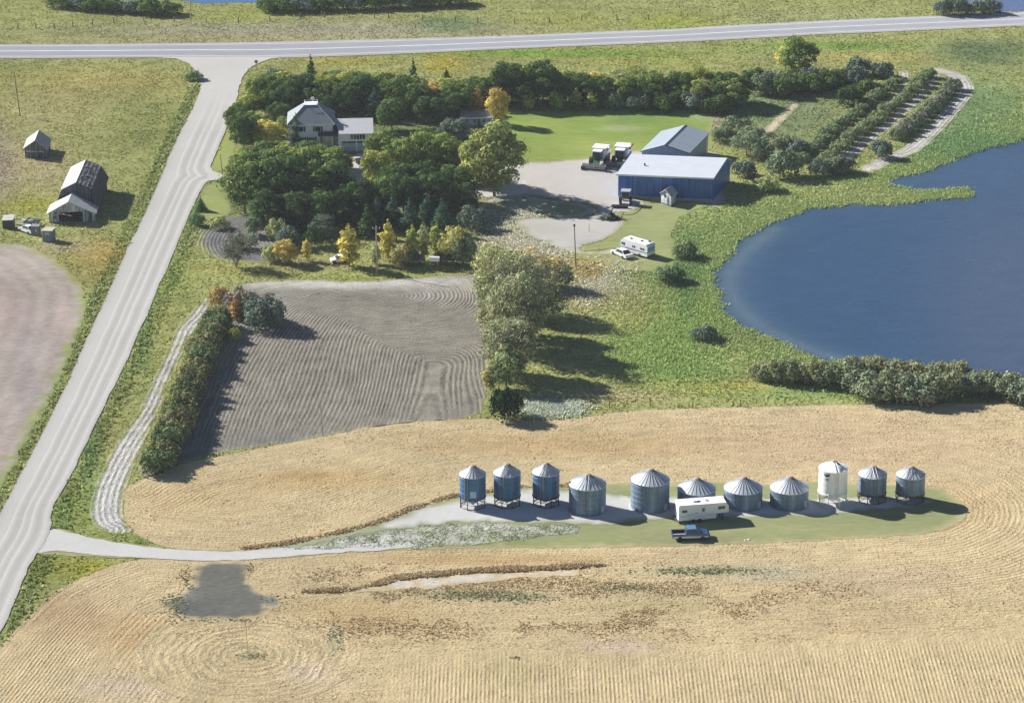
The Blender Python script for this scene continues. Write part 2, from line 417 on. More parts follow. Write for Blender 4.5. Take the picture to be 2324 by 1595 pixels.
sheet('stubble_field', OUT['main'], .03, M_STUB, stubcol, stubrow, stubamp, 1.3, 'golden harvested grain field wrapping round the bin yard')
lowrow = XY([(872,1492),(1000,1480),(1200,1474),(1400,1478),(1550,1468),(1800,1455),(2000,1440),(2200,1436),(2700,1430),(2900,1900),(1162,1950),(700,1900),(850,1650),(870,1560)])
OUT['lowrow'] = rag(smooth_closed(lowrow, 1.2), .9, .2, 5)
sheet('stubble_field', OUT['lowrow'], .05, M_STUBR, stubcol, lambda X,Y,u,v: X, lambda X,Y,u,v: np.clip(dist_poly(X, Y, OUT['lowrow'][::2])/7-.1, 0, 1), 1.4, 'golden stubble with straight seed rows along the bottom of the field')
leftrow = XY([(-60,1560),(-10,1485),(40,1440),(95,1395),(160,1360),(250,1330),(320,1320),(345,1335),(300,1380),(260,1430),(250,1500),(235,1600),(200,1800),(-300,1800)])
OUT['leftrow'] = rag(smooth_closed(leftrow, 1.2), .9, .2, 6)
sheet('stubble_field', OUT['leftrow'], .05, M_STUBR, stubcol, lambda X,Y,u,v: dist_poly(X, Y, left_edge, False), lambda X,Y,u,v: np.clip(dist_poly(X, Y, OUT['leftrow'][::2])/5, 0, 1), 1.2, 'golden stubble with curved seed rows in the lower left corner')
ring = [pole_c + Vector((math.cos(a)*15.5, math.sin(a)*14.5)) for a in np.linspace(0, 2*math.pi, 40, endpoint=False)]
OUT['ring'] = rag(smooth_closed(ring, 1.0), .8, .25, 8)
M_RING = mat_ground('stubble_ring', rowper=1.35, rowcon=.075, rowbump=.15, n_small=.18, n_big=.10, bump=.24, sc=2.3, jit=1.7, spots=.24, streak=.24)
sheet('stubble_field', OUT['ring'], .055, M_RING, lambda u,v,X,Y: blobs(u,v,SB,[(575,1490,40,9,(.22,.22,.12),.7),(700,1530,60,25,(.62,.52,.4),.6),(760,1450,16,40,(.36,.36,.24),.6)]),
      lambda X,Y,u,v: np.hypot(X-pole_c.x, Y-pole_c.y), lambda X,Y,u,v: np.clip(dist_poly(X, Y, OUT['ring'])/4, 0, 1), 1.0, 'oval of swathed straw ringed round the thin pole in the field')

# --- yard island: grass, pale pad, track
OUT['yardgrass'] = OUT['island']
sheet('grass_verge', OUT['island'], .06, M_LAWN, lambda u,v,X,Y: blobs(u,v,(.29,.315,.155),[(1700,1200,250,14,(.33,.34,.17),.7),(900,1215,330,24,(.27,.29,.20),.9),(1150,1232,250,7,(.28,.31,.11),.8),(2120,1150,60,20,(.30,.32,.16),.5),(1500,1215,150,8,(.34,.32,.17),.5)]), None, None, 1.2, 'mown grass strip around the row of grain bins', soft=(1.2, lambda u,v,X,Y: blobs(u,v,(.43,.38,.22),[])))
pad = XY([(590,1249),(700,1229),(800,1208),(880,1185),(940,1158),(1042,1131),(1130,1121),(1200,1112),(1290,1112),(1380,1118),(1430,1125),(1545,1128),(1640,1125),(1750,1128),(1850,1132),(1900,1130),(2060,1131),(2112,1132),(2122,1140),(2070,1150),(1960,1160),(1920,1166),(1880,1173),(1800,1172),(1700,1176),(1560,1174),(1470,1180),(1420,1186),(1340,1191),(1250,1188),(1150,1187),(1050,1184),(980,1190),(900,1203),(800,1214),(720,1233),(640,1246)])
OUT['pad'] = rag(smooth_closed(pad, .7), 1.0, .35, 11)
WG = (.60, .595, .58)
sheet('gravel_pad', OUT['pad'], .08, M_ROAD, lambda u,v,X,Y: blobs(u,v,WG,[(760,1225,80,10,(.36,.37,.34),.6),(1560,1150,200,30,(.50,.49,.46),.5)]), lambda X,Y,u,v: X*0, None, 1.2, 'pale gravel pad under the grain bins', soft=(1.3, lambda u,v,X,Y: blobs(u,v,(.34,.37,.24),[])))
rough = XY([(640,1247),(720,1235),(800,1217),(900,1205),(980,1193),(1060,1188),(1180,1190),(1300,1193),(1320,1204),(1200,1222),(1100,1236),(930,1243),(800,1243)])
OUT['rough'] = rag(smooth_closed(rough, .8), 1.2, .4, 12)
sheet('weedy_gravel', OUT['rough'], .09, M_CLOD, lambda u,v,X,Y: blobs(u,v,(.52,.52,.47),[(1120,1215,150,12,(.40,.42,.29),.65),(740,1232,90,10,(.50,.50,.50),.7)]), None, None, 1.0, 'weedy patchy gravel between bins and farm track', soft=(2.0, lambda u,v,X,Y: blobs(u,v,(.36,.38,.28),[])))
track = XY([(88,1255),(92,1244),(112,1206),(124,1201),(170,1213),(230,1226),(330,1241),(420,1249),(520,1252),(600,1247),(700,1240),(800,1238),(880,1230),(935,1232),(930,1243),(850,1250),(750,1256),(600,1268),(500,1273),(420,1271),(300,1265),(200,1259),(130,1250)])
OUT['track'] = rag(smooth_closed(track, .7), .35, .5, 13)
sheet('farm_track', OUT['track'], .10, M_ROAD, lambda u,v,X,Y: blobs(u,v,(.60,.595,.575),[(860,1244,80,6,(.50,.50,.48),.6)]), lambda X,Y,u,v: X*0, None, 1.0, 'white gravel track from the road to the grain bins')
darkT = XY([(436,1279),(500,1274),(568,1276),(566,1300),(562,1325),(590,1342),(628,1358),(640,1372),(610,1392),(560,1402),(520,1408),(455,1408),(400,1398),(374,1382),(372,1366),(402,1348),(428,1334),(438,1305)])
OUT['darkT'] = rag(smooth_closed(darkT, .7), .9, .4, 14)
sheet('tilled_soil', OUT['darkT'], .07, M_SOIL, lambda u,v,X,Y: blobs(u,v,(.165,.165,.145),[(450,1380,60,20,(.13,.14,.13),.6),(625,1370,30,14,(.30,.31,.30),.7),(410,1350,30,20,(.30,.30,.29),.5)]), None, None, 1.0, 'dark bare soil patch below the track', soft=(1.3, stubcol))
pale = XY([(800,1342),(850,1330),(900,1320),(1000,1309),(1130,1300),(1240,1296),(1312,1295),(1312,1304),(1200,1312),(1130,1318),(1060,1322),(1010,1330),(940,1336),(880,1340)])
OUT['pale'] = rag(smooth_closed(pale, .7), .9, .4, 15)
sheet('bare_strip', OUT['pale'], .07, M_SOIL, lambda u,v,X,Y: blobs(u,v,(.58,.55,.49),[]), None, None, 1.0, 'pale bare strip through the lower stubble', soft=(1.3, stubcol))
# --- tilled field
till = XY([(560,645),(640,638),(700,635),(800,639),(950,631),(1070,625),(1086,660),(1100,720),(1108,800),(1106,860),(1098,920),(1080,941),(1020,951),(940,957),(860,967),(780,980),(700,995),(600,1011),(500,1027),(430,1046),(330,1082),(315,1075),(350,1000),(400,900),(450,800),(490,720),(520,670)])
OUT['till'] = rag(smooth_closed(till, .9), .6, .3, 16)
tg = XY([(300,1330),(400,1120),(440,1000),(480,900),(520,815),(570,745),(640,690),(740,664),(820,664),(900,672)])
tg2 = XY([(1150,640),(1118,720),(1128,800),(1112,860),(1118,960),(1128,1250)])
def tillrow(X, Y, u, v):
    a = dist_poly(X, Y, smooth_open(tg), False); b = dist_poly(X, Y, smooth_open(tg2), False)+26
    k = 3.0
    wv = 1.3*np.sin((Y-P(760, 700).y)*.10)*np.clip((u-1050)/30, 0, 1)+2.2*np.sin((Y-P(760, 700).y)*.06+1)*np.clip(1-abs(u-800)/230, 0, 1)
    return -k*np.log(np.exp(-a/k)+np.exp(-b/k))+wv
def smooth_open(p, n=6):
    out = []
    q = [p[0]*2-p[1]] + list(p) + [p[-1]*2-p[-2]]
    for i in range(1, len(q)-2):
        for j in range(n):
            t = j/n; p0,p1,p2,p3 = q[i-1],q[i],q[i+1],q[i+2]
            out.append(.5*((2*p1)+(p2-p0)*t+(2*p0-5*p1+4*p2-p3)*t*t+(3*p1-p0-3*p2+p3)*t**3))
    out.append(p[-1]); return out
sheet('tilled_field', OUT['till'], .03, M_TILL, lambda u,v,X,Y: blobs(u,v,(.265,.245,.205),[(820,642,330,15,(.60,.58,.52),.95),(1000,660,100,20,(.38,.36,.32),.7),(700,1000,200,22,(.21,.215,.20),.6),(620,700,60,30,(.36,.35,.33),.5)]), tillrow,
      lambda X,Y,u,v: np.clip(1-.75*np.exp(-((v-645)/16)**2)-.8*np.clip((v-930+(u-760)*.13)/60, 0, 1), .12, 1), 1.1, 'grey tilled field with curving furrows', soft=(.6, lambda u,v,X,Y: blobs(u,v,(.34,.33,.24),[])))
strip = XY([(478,668),(486,676),(478,700),(455,735),(425,775),(400,832),(378,880),(356,940),(336,985),(312,1040),(297,1085),(284,1112),(279,1150),(286,1182),(304,1206),(270,1212),(236,1206),(212,1192),(203,1160),(212,1110),(235,1060),(262,1008),(290,968),(318,928),(345,868),(372,808),(400,748),(438,704)])
OUT['strip'] = rag(smooth_closed(strip, .8), .45, .4, 17)
strip_l = XY([(460,670),(438,704),(400,748),(372,808),(345,868),(318,928),(290,968),(262,1008),(235,1060),(212,1110),(203,1160),(212,1192),(236,1206)])
sheet('tilled_strip', OUT['strip'], .04, M_STRIP, lambda u,v,X,Y: blobs(u,v,(.54,.53,.50),[(380,800,30,60,(.40,.40,.36),.5)]), lambda X,Y,u,v: dist_poly(X, Y, smooth_open(strip_l), False), lambda X,Y,u,v: np.full(X.shape, .8), .8, 'narrow pale tilled strip between verge and hedgerow', soft=(1.0, grasscol))
gard = XY([(446,545),(455,515),(490,494),(560,488),(650,490),(700,500),(690,560),(640,590),(560,597),(500,590),(460,570)])
OUT['gard'] = rag(smooth_closed(gard, .8), .6, .4, 18)
gc = P(650, 545).to_2d()
sheet('garden_soil', OUT['gard'], .03, M_TILL, lambda u,v,X,Y: blobs(u,v,(.20,.20,.20),[(600,540,60,30,(.34,.33,.29),.7),(480,560,40,20,(.19,.19,.20),.6)]), lambda X,Y,u,v: np.hypot(X-gc.x, (Y-gc.y)*.75), None, .8, 'garden patch with curved furrows south of the trees', soft=(2.0, grasscol))
# --- farmyard
lawn = XY([(1120,262),(1151,254),(1250,252),(1364,245),(1450,246),(1549,248),(1615,254),(1614,300),(1600,345),(1449,345),(1380,352),(1319,361),(1194,371),(1120,372),(1090,330)])
OUT['lawn'] = rag(smooth_closed(lawn, .8), .5, .3, 20)
sheet('lawn', OUT['lawn'], .03, M_LAWN, lambda u,v,X,Y: blobs(u,v,(.25,.33,.085),[(1250,290,60,14,(.31,.36,.10),.6),(1440,270,60,10,(.16,.30,.10),.7),(1410,292,50,7,(.38,.42,.24),.7),(1350,335,120,14,(.34,.37,.12),.6),(1590,265,30,12,(.36,.40,.22),.6),(1200,350,60,20,(.30,.35,.09),.5),(1500,275,70,20,(.23,.32,.08),.6)]), None, None, 1.2, 'bright mown lawn behind the sheds', soft=(1.2, grasscol))
yard = XY([(1140,372),(1194,370),(1319,361),(1380,352),(1449,344),(1610,344),(1640,380),(1640,470),(1600,462),(1500,456),(1440,452),(1462,458),(1455,470),(1425,482),(1400,484),(1420,500),(1405,522),(1370,545),(1320,560),(1330,572),(1400,566),(1410,575),(1350,580),(1290,572),(1230,548),(1190,530),(1170,500),(1240,494),(1320,492),(1352,484),(1340,466),(1250,450),(1150,440),(1120,420)])
OUT['yard'] = rag(smooth_closed(yard, .8), .8, .3, 21)
sheet('gravel_yard', OUT['yard'], .045, M_ROAD, lambda u,v,X,Y: blobs(u,v,(.53,.505,.47),[(1250,400,120,30,(.57,.54,.50),.5),(1330,545,60,16,(.46,.46,.45),.7),(1240,520,60,20,(.44,.43,.38),.7),(1430,462,50,10,(.62,.62,.62),.8)]), lambda X,Y,u,v: X*0, None, 1.1, 'pale gravel farmyard in front of the sheds', soft=(1.5, lambda u,v,X,Y: blobs(u,v,(.36,.36,.22),[])))
drive = XY([(496,398),(560,402),(640,408),(720,408),(780,400),(800,380),(806,352),(838,350),(842,375),(832,405),(845,425),(900,430),(1000,432),(1150,425),(1190,410),(1190,440),(1100,448),(960,446),(850,444),(790,428),(700,424),(600,422),(500,412)])
OUT['drive'] = rag(smooth_closed(drive, .8), .4, .4, 22)
sheet('driveway', OUT['drive'], .05, M_ROAD, lambda u,v,X,Y: blobs(u,v,(.60,.58,.56),[]), lambda X,Y,u,v: X*0, None, 1.1, 'pale driveway running through the trees to the garage')
yg = XY([(1400,484),(1425,482),(1455,470),(1465,458),(1500,458),(1560,462),(1612,463),(1580,474),(1548,492),(1530,515),(1528,545),(1540,575),(1528,600),(1480,616),(1420,612),(1370,600),(1300,585),(1290,572),(1350,578),(1410,574),(1400,564),(1330,570),(1322,560),(1370,545),(1405,522),(1420,500)])
OUT['yg'] = rag(smooth_closed(yg, .8), .7, .3, 24)
sheet('yard_lawn', OUT['yg'], .052, M_LAWN, lambda u,v,X,Y: blobs(u,v,(.30,.33,.15),[(1470,500,50,20,(.32,.34,.16),.6),(1520,560,20,50,(.36,.35,.17),.6),(1380,592,70,10,(.36,.34,.20),.7)]), None, None, 1.0, 'olive mown grass around the motorhome', soft=(2.0, grasscol))
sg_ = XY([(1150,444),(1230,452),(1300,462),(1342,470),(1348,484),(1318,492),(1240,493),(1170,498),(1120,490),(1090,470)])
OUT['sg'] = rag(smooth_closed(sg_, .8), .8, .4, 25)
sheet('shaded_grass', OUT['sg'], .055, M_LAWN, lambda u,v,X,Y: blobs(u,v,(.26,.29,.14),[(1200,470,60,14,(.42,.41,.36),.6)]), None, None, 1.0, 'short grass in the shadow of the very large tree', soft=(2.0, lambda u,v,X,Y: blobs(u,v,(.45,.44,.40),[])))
OUT['lawn1'] = rag(smooth_closed(XY([(533,268),(517,300),(502,340),(484,376),(500,390),(524,384),(530,345),(538,300)]), .7), .3, .4, 26)
OUT['lawn2'] = rag(smooth_closed(XY([(468,420),(500,414),(512,440),(526,480),(508,492),(474,500),(452,480),(448,455)]), .7), .4, .4, 27)
for k, lb in (('lawn1','mown grass strip between road and trees above the driveway'),('lawn2','mown grass patch between road and trees below the driveway')):
    sheet('roadside_lawn', OUT[k], .03, M_LAWN, lambda u,v,X,Y: blobs(u,v,(.33,.37,.14),[]), None, None, .9, lb, soft=(.8, grasscol))
# --- left soil field
soil = XY([(-300,540),(-60,548),(0,551),(45,556),(100,575),(150,610),(185,650),(194,700),(180,750),(150,830),(100,930),(55,1010),(22,1075),(-20,1140),(-200,1400),(-500,1400)])
OUT['soil'] = rag(smooth_closed(soil, .9), .8, .3, 23)
sheet('bare_field', OUT['soil'], .03, M_BARE, lambda u,v,X,Y: blobs(u,v,(.42,.365,.325),[(60,900,20,90,(.30,.26,.24),.5),(110,700,16,60,(.34,.29,.27),.5),(100,640,90,60,(.45,.40,.34),.7),(60,820,30,130,(.36,.32,.31),.6),(140,760,40,80,(.46,.37,.34),.6),(20,700,60,60,(.40,.31,.29),.6),(185,700,14,60,(.34,.33,.30),.6),(120,800,14,120,(.33,.29,.27),.5)]), lambda X,Y,u,v: dist_poly(X, Y, OUT['soil'][::3]), None, 1.2, 'pinkish bare field left of the gravel road', soft=(2.0, grasscol))
# --- roads
hwT = [(-400,102),(0,102),(240,101),(580,97),(850,91),(1160,82),(1400,72),(1513,68),(1640,60),(1862,49),(2000,42.5),(2281,31),(2700,10)]
hwB = [(-400,134),(0,134),(400,132),(600,133.5),(900,124),(1162,112),(1513,98),(1750,86),(1862,79.6),(2000,74),(2324,60),(2700,44)]
hT = smooth_open(XY(hwT), 8); hB = smooth_open(XY(hwB), 8)
OUT['hwy'] = [p for p in hT] + [p for p in reversed(hB)]
def hwcol(u, v, X, Y):
    a = dist_poly(X, Y, hT, False); b = dist_poly(X, Y, hB, False); t = a/(a+b+1e-6)
    c = np.tile(np.array([[.40, .405, .435]]), (len(u), 1))
    def band(t0, w, col, s):
        k = (s*np.exp(-((t-t0)/w)**4))[:, None]; c[:] = c*(1-k)+np.array([col])*k
    band(.02, .05, (.50,.51,.52), .9); band(.98, .06, (.44,.43,.38), .9); band(.28, .06, (.36,.37,.40), .6); band(.68, .08, (.35,.36,.39), .6)
    return c
sheet('highway', OUT['hwy'], .10, M_HWY, hwcol, lambda X,Y,u,v: X*0, None, .9, 'grey paved highway across the top')
def line_sheet(name, t, w, z, col, label):
    n = len(hT); L = []; R = []
    for i in range(0, n):
        a = hT[i]; j = min(range(len(hB)), key=lambda q: abs(hB[q].x-a.x)); b = hB[j]
        if abs(b.x-a.x) > 25: continue
        d = (b-a).normalized(); p = a.lerp(b, t); L.append(p-d*w/2); R.append(p+d*w/2)
    mb = MB(); k = len(L)
    mb.add([(p.x,p.y,z) for p in L]+[(p.x,p.y,z) for p in R], [(i, i+1, i+1+k, i+k) for i in range(k-1)])
    o = mb.build(name, mat_paint(name+'_paint', col, .7, var=.15, vs=.3)); tag(o, label, 'road marking', None, 'structure')
    for p in o.data.polygons:
        if p.normal.z < 0: p.flip()
line_sheet('highway_marking', .48, .42, .106, (.60,.60,.61), 'worn pale centre line of the highway')
line_sheet('highway_marking', .86, .26, .106, (.60,.60,.60), 'white line along the near edge of the highway')
line_sheet('highway_marking', .12, .26, .106, (.60,.60,.61), 'white line along the far edge of the highway')
OUT['road'] = [*smooth_open(road_L, 8), *smooth_open(road_R, 8)]
jl = XY([(330,133.5),(400,134)]);
OUT['road'] = [P(640,130.5).to_2d(), P(340,130.5).to_2d()] + rag(OUT['road'], .3, .5, 30)
rl = smooth_open(road_L, 5); rr_ = smooth_open(road_R, 5)
def road_t(X, Y):
    a = dist_poly(X, Y, rl, False); b = dist_poly(X, Y, rr_, False); return a/(a+b+1e-6)
def mat_gravelroad():
    m, nt = newmat('road_gravel')
    pos = nd(nt, 'ShaderNodeNewGeometry').outputs['Position']
    t = nd(nt, 'ShaderNodeAttribute', attribute_name='row').outputs['Fac']; amp = nd(nt, 'ShaderNodeAttribute', attribute_name='amp').outputs['Fac']
    t = mth(nt, 'ADD', t, mth(nt, 'MULTIPLY', mth(nt, 'SUBTRACT', noi(nt, pos, .08, 3), .5), .05))
    t = mth(nt, 'ADD', t, mth(nt, 'MULTIPLY', mth(nt, 'SUBTRACT', noi(nt, pos, .9, 3), .5), .018))
    cr = nd(nt, 'ShaderNodeValToRGB', {0: t}); el = cr.color_ramp.elements
    st = [(0,.36),(.05,.47),(.20,.50),(.27,.50),(.30,.59),(.335,.50),(.40,.425),(.47,.44),(.50,.57),(.54,.48),(.60,.44),(.635,.52),(.66,.60),(.69,.50),(.76,.42),(.84,.46),(.89,.56),(.93,.52),(.97,.46),(1,.36)]
    el[0].position = 0; el[0].color = (.26,.26,.24,1); el[1].position = 1; el[1].color = (.26,.26,.24,1)
    for p, g in st[1:-1]: e = el.new(p); e.color = (g*.73, g*.722, g*.705, 1)
    c = mixcol(nt, amp, (.385,.38,.37,1), cr.outputs[0])
    f = mth(nt, 'ADD', mrange(nt, noi(nt, pos, .05, 4), .3, .7, .95, 1.05), mrange(nt, noi(nt, pos, 1.8, 4), .3, .7, -.045, .045))
    bp = nd(nt, 'ShaderNodeBump', {'Height': noi(nt, pos, 3, 3), 'Strength': 1.0, 'Distance': .03})
    outp(nt, nd(nt, 'ShaderNodeBsdfDiffuse', {'Color': mulcol(nt, c, f), 'Normal': bp.outputs[0]}).outputs[0]); return m
sheet('gravel_road', OUT['road'], .112, mat_gravelroad(), lambda u,v,X,Y: blobs(u,v,(.5,.5,.5),[]), lambda X,Y,u,v: road_t(X, Y), lambda X,Y,u,v: np.clip((v-200)/120, 0, 1)*np.where((v < 440) & (v > 350) & (u > 470), .0, 1), .75, 'wide pale gravel road running down the left side')
# tracks among the shelter rows
for k, (pts, w) in enumerate([
    ([(2050,160),(2052,180),(2040,205),(2010,245),(1960,300),(1900,350)], 2.6),
    ([(2105,158),(2122,172),(2098,205),(2050,255),(1990,305),(1930,350),(1880,386)], 3.2),
    ([(2110,158),(2160,168),(2190,190),(2188,215),(2160,250),(2120,295),(2070,338),(2010,365),(1960,390)], 4.2)]):
    c = smooth_open(XY(pts), 8); L = []; R = []
    for i, p in enumerate(c):
        d = (c[min(i+1, len(c)-1)]-c[max(i-1, 0)]).normalized(); nrm = Vector((-d.y, d.x))
        L.append(p+nrm*w/2); R.append(p-nrm*w/2)
    o_ = rag(L+R[::-1], .5, .5, 40+k); OUT['row%d' % k] = o_
    cc = c
    sheet('shelterbelt_track', o_, .03+.012*k, M_TILL, lambda u,v,X,Y: blobs(u,v,(.50,.48,.45),[]), lambda X,Y,u,v,cc=cc,w=w: dist_poly(X, Y, cc, False)*1.0, lambda X,Y,u,v: np.full(X.shape, .8), .8,
          ['short rutted track inside the shelterbelt rows', 'middle rutted track between the shelterbelt rows', 'outer curving rutted track round the shelterbelt rows'][k], soft=(1.1, grasscol))
tan = XY([(1795,238),(1816,240),(1800,258),(1775,282),(1756,300),(1730,302),(1733,292),(1760,268)])
OUT['tan'] = rag(smooth_closed(tan, .6), .5, .5, 50)
sheet('dry_straw_strip', OUT['tan'], .05, M_CLOD, lambda u,v,X,Y: blobs(u,v,(.62,.52,.38),[]), None, None, .8, 'pale dry strip in the scrub behind the sheds', soft=(1.0, grasscol))

# --- water
def mat_water():
    m, nt = newmat('water')
    col = nd(nt, 'ShaderNodeAttribute', attribute_name='col').outputs['Color']
    pos = nd(nt, 'ShaderNodeNewGeometry').outputs['Position']
    mp = nd(nt, 'ShaderNodeMapping', {'Vector': pos, 'Scale': (.5, 1.2, 1)}).outputs[0]
    f = mrange(nt, noi(nt, mp, .25, 4), .3, .7, .93, 1.07)
    h = mth(nt, 'ADD', noi(nt, mp, 1.4, 3), mth(nt, 'MULTIPLY', noi(nt, mp, 5, 2), .4))
    bp = nd(nt, 'ShaderNodeBump', {'Height': h, 'Strength': .8, 'Distance': .08})
    b = nd(nt, 'ShaderNodeBsdfPrincipled', {'Base Color': mulcol(nt, col, f), 'Roughness': .22, 'IOR': 1.33, 'Normal': bp.outputs[0]})
    outp(nt, b.outputs[0]); return m
M_WATER = mat_water()
lake = XY([(2700,240),(2450,275),(2324,314),(2228,338),(2134,373),(2075,392),(2030,402),(2006,416),(2060,432),(2130,434),(2190,430),(2202,437),(2190,446),(2110,452),(2050,462),(2008,464),(1950,462),(1890,468),(1827,475),(1757,502),(1700,528),(1668,548),(1641,590),(1612,616),(1612,640),(1622,665),(1634,704),(1680,745),(1754,774),(1813,803),(1864,819),(1930,834),(2050,858),(2180,872),(2324,884),(2700,900)])
OUT['lake'] = rag(smooth_closed(lake, .7), .9, .35, 60)
algae = smooth_open(XY([(1760,520),(1700,565),(1668,600),(1655,640),(1665,680),(1710,730),(1770,765),(1840,795),(1900,812),(1960,825)]), 6)
def watercol(u, v, X, Y):
    c = blobs(u, v, (.024,.058,.115), [(2324,700,220,260,(.055,.075,.125),.7),(1900,430,300,60,(.036,.075,.13),.5),(2250,380,150,40,(.036,.07,.13),.6)])
    d = dist_poly(X, Y, algae, False); w = (.20*np.exp(-(d/1.6)**2))[:, None]
    w2 = (.22*np.exp(-(d/4.5)**2))[:, None]
    c = c*(1-w2)+np.array([[.085,.14,.17]])*w2
    return c*(1-w)+np.array([[.20,.24,.22]])*w
sheet('lake_water', OUT['lake'], .025, M_WATER, watercol, None, None, 1.4, 'blue lake on the right side of the farm')
OUT['far'] = rag(smooth_closed(XY([(420,4),(480,9),(560,7),(680,10),(780,5),(1000,-10),(900,-120),(300,-120),(300,-20)]), 1.5), .8, .3, 61)
sheet('far_water', OUT['far'], .025, M_WATER, lambda u,v,X,Y: blobs(u,v,(.035,.11,.24),[]), None, None, 2.5, 'blue water glimpsed beyond the highway at top left')
OUT['far2'] = rag(smooth_closed(XY([(2170,2),(2240,22),(2330,26),(2600,12),(2600,-100),(2100,-100)]), 1.5), .8, .3, 62)
sheet('far_water', OUT['far2'], .025, M_WATER, lambda u,v,X,Y: blobs(u,v,(.07,.11,.23),[]), None, None, 2.5, 'blue water beyond the highway at top right')
# ------------------------------------------------------------------ low growth (uncountable)
M_TUFT = mat_tuft('tuft_blades')
def tufts(name, label, n, region, colfn, hgt, wid, keep_off, colmul=(.7, 1.35), z=.02, dens=None, blades=3, lean=.75):
    """scatter n tufts of blades over the picture-area box region=(u0,u1,v0,v1) on the land"""
    u0, u1, v0, v1 = region
    a, b, c, d = P(u0, v0), P(u1, v0), P(u0, v1), P(u1, v1)
    x0, x1 = min(a.x, c.x), max(b.x, d.x); y0, y1 = c.y, a.y
    X = rng.uniform(x0, x1, n); Y = rng.uniform(y0, y1, n)
    U, V = UVn(X, Y)
    ok = (U > u0) & (U < u1) & (V > v0) & (V < v1)
    for k in keep_off:
        if not k.startswith('+'): ok &= ~inside(X, Y, OUT[k])
    for k in keep_off:
        if k.startswith('+'): ok &= inside(X, Y, OUT[k[1:]])
    X, Y, U, V = X[ok], Y[ok], U[ok], V[ok]
    if dens is not None:
        ok = rng.uniform(0, 1, len(X)) < dens(U, V, X, Y); X, Y, U, V = X[ok], Y[ok], U[ok], V[ok]
    N = len(X)
    C = colfn(U, V, X, Y)*rng.uniform(colmul[0], colmul[1], N)[:, None]
    h = hgt(U, V) if callable(hgt) else np.full(N, hgt); w = wid
    vs = np.empty((N, blades, 4, 3)); 
    for k in range(blades):
        ang = rng.uniform(0, math.pi*2, N); ww = w*rng.uniform(.6, 1.3, N)/2; hh = h*rng.uniform(.6, 1.25, N)
        ox = rng.uniform(-.5, .5, N)*w; oy = rng.uniform(-.5, .5, N)*w
        lx = rng.uniform(-lean, lean, N)*hh; ly = rng.uniform(-lean, lean, N)*hh
        cx, cy = np.cos(ang)*ww, np.sin(ang)*ww
        vs[:, k, 0] = np.c_[X+ox-cx, Y+oy-cy, np.full(N, z)]; vs[:, k, 1] = np.c_[X+ox+cx, Y+oy+cy, np.full(N, z)]
        vs[:, k, 2] = np.c_[X+ox+cx*1.1+lx, Y+oy+cy*1.1+ly, hh]; vs[:, k, 3] = np.c_[X+ox-cx*.7+lx, Y+oy-cy*.7+ly, hh*.9]
    o = cards(name, vs.reshape(-1, 3), M_TUFT)
    set_attr(o.data, 'col', 'FLOAT_COLOR', np.repeat(np.c_[C, np.ones(N)], blades*4, axis=0))
    tag(o, label, name.replace('_', ' '), None, 'stuff'); return o
def cards(name, v, mat, link=True):
    nq = len(v)//4
    me = bpy.data.meshes.new(name)
    me.vertices.add(nq*4); me.vertices.foreach_set('co', v.astype(np.float32).ravel())
    me.loops.add(nq*4); me.loops.foreach_set('vertex_index', np.arange(nq*4, dtype=np.int32))
    me.polygons.add(nq); me.polygons.foreach_set('loop_start', np.arange(0, nq*4, 4, dtype=np.int32))
    me.update(calc_edges=True); me.materials.append(mat)
    o = bpy.data.objects.new(name, me)
    if link: COL.objects.link(o)
    return o
LANDOFF = ['lawn1','lawn2','yg','sg','main','till','strip','gard','lawn','yard','drive','soil','hwy','road','row0','row1','row2','tan','lake','far','far2','island']
def clumpy(sc, lo, hi):
    def f(U, V, X, Y):
        q = np.array([mnoise.noise(Vector((x*sc, y*sc, 4.2))) for x, y in zip(X, Y)])
        return np.clip(lo+(hi-lo)*(q+.35)/.7, 0, 1)
    return f
tufts('rough_grass', 'rough grass tufts covering the verges and meadows', 300000, (-60, 2400, -10, 1480), grasscol, .22, .27, LANDOFF, (.85, 1.5), dens=clumpy(.25, .25, 1.0), blades=2)
def ditchdens(U, V, X, Y): 
    d = ditch(X, Y); return np.where((d > .3) & (d < 3.0), .55, 0)
tufts('ditch_weeds', 'tall dark weeds lining the ditches of the gravel road', 150000, (-60, 640, 135, 1480), grasscol, .36, .36, LANDOFF, (.75, 1.7), dens=ditchdens, blades=2)
# reeds round the lake
def reeddens(U, V, X, Y):
    d = dist_poly(X, Y, OUT['lake'][::3]); w = np.exp(-(d/9.0)**2)
    w = np.maximum(w, .6*np.exp(-(((U-1530)/130)**4+((V-735)/150)**4)))
    return w*np.clip((U-1330)/60, 0, 1)*np.clip((905-V)/20, 0, 1)
def reedcol(u, v, X, Y): 
    return blobs(u, v, (.33, .41, .17), [(1900,440,160,30,(.40,.44,.20),.8),(1560,620,30,120,(.17,.28,.12),.7),(1500,760,150,90,(.31,.43,.14),.7),(1420,700,90,60,(.43,.42,.20),.8),(2200,330,150,40,(.20,.33,.15),.8),(1580,470,80,20,(.30,.38,.12),.7),(1700,770,100,20,(.30,.37,.16),.7)])
tufts('lake_reeds', 'bright green reeds and sedge fringing the lake', 300000, (1330, 2420, 250, 910), reedcol, lambda U, V: np.full(len(U), .36), .18, ['yg','yard','row0','row1','row2','tan','main'], (.9, 1.4), dens=lambda U,V,X,Y: reeddens(U,V,X,Y)*np.where(inside(X, Y, OUT['lake']), .9*np.exp(-(dist_poly(X, Y, OUT['lake'])/.9)**2), 1), blades=2)
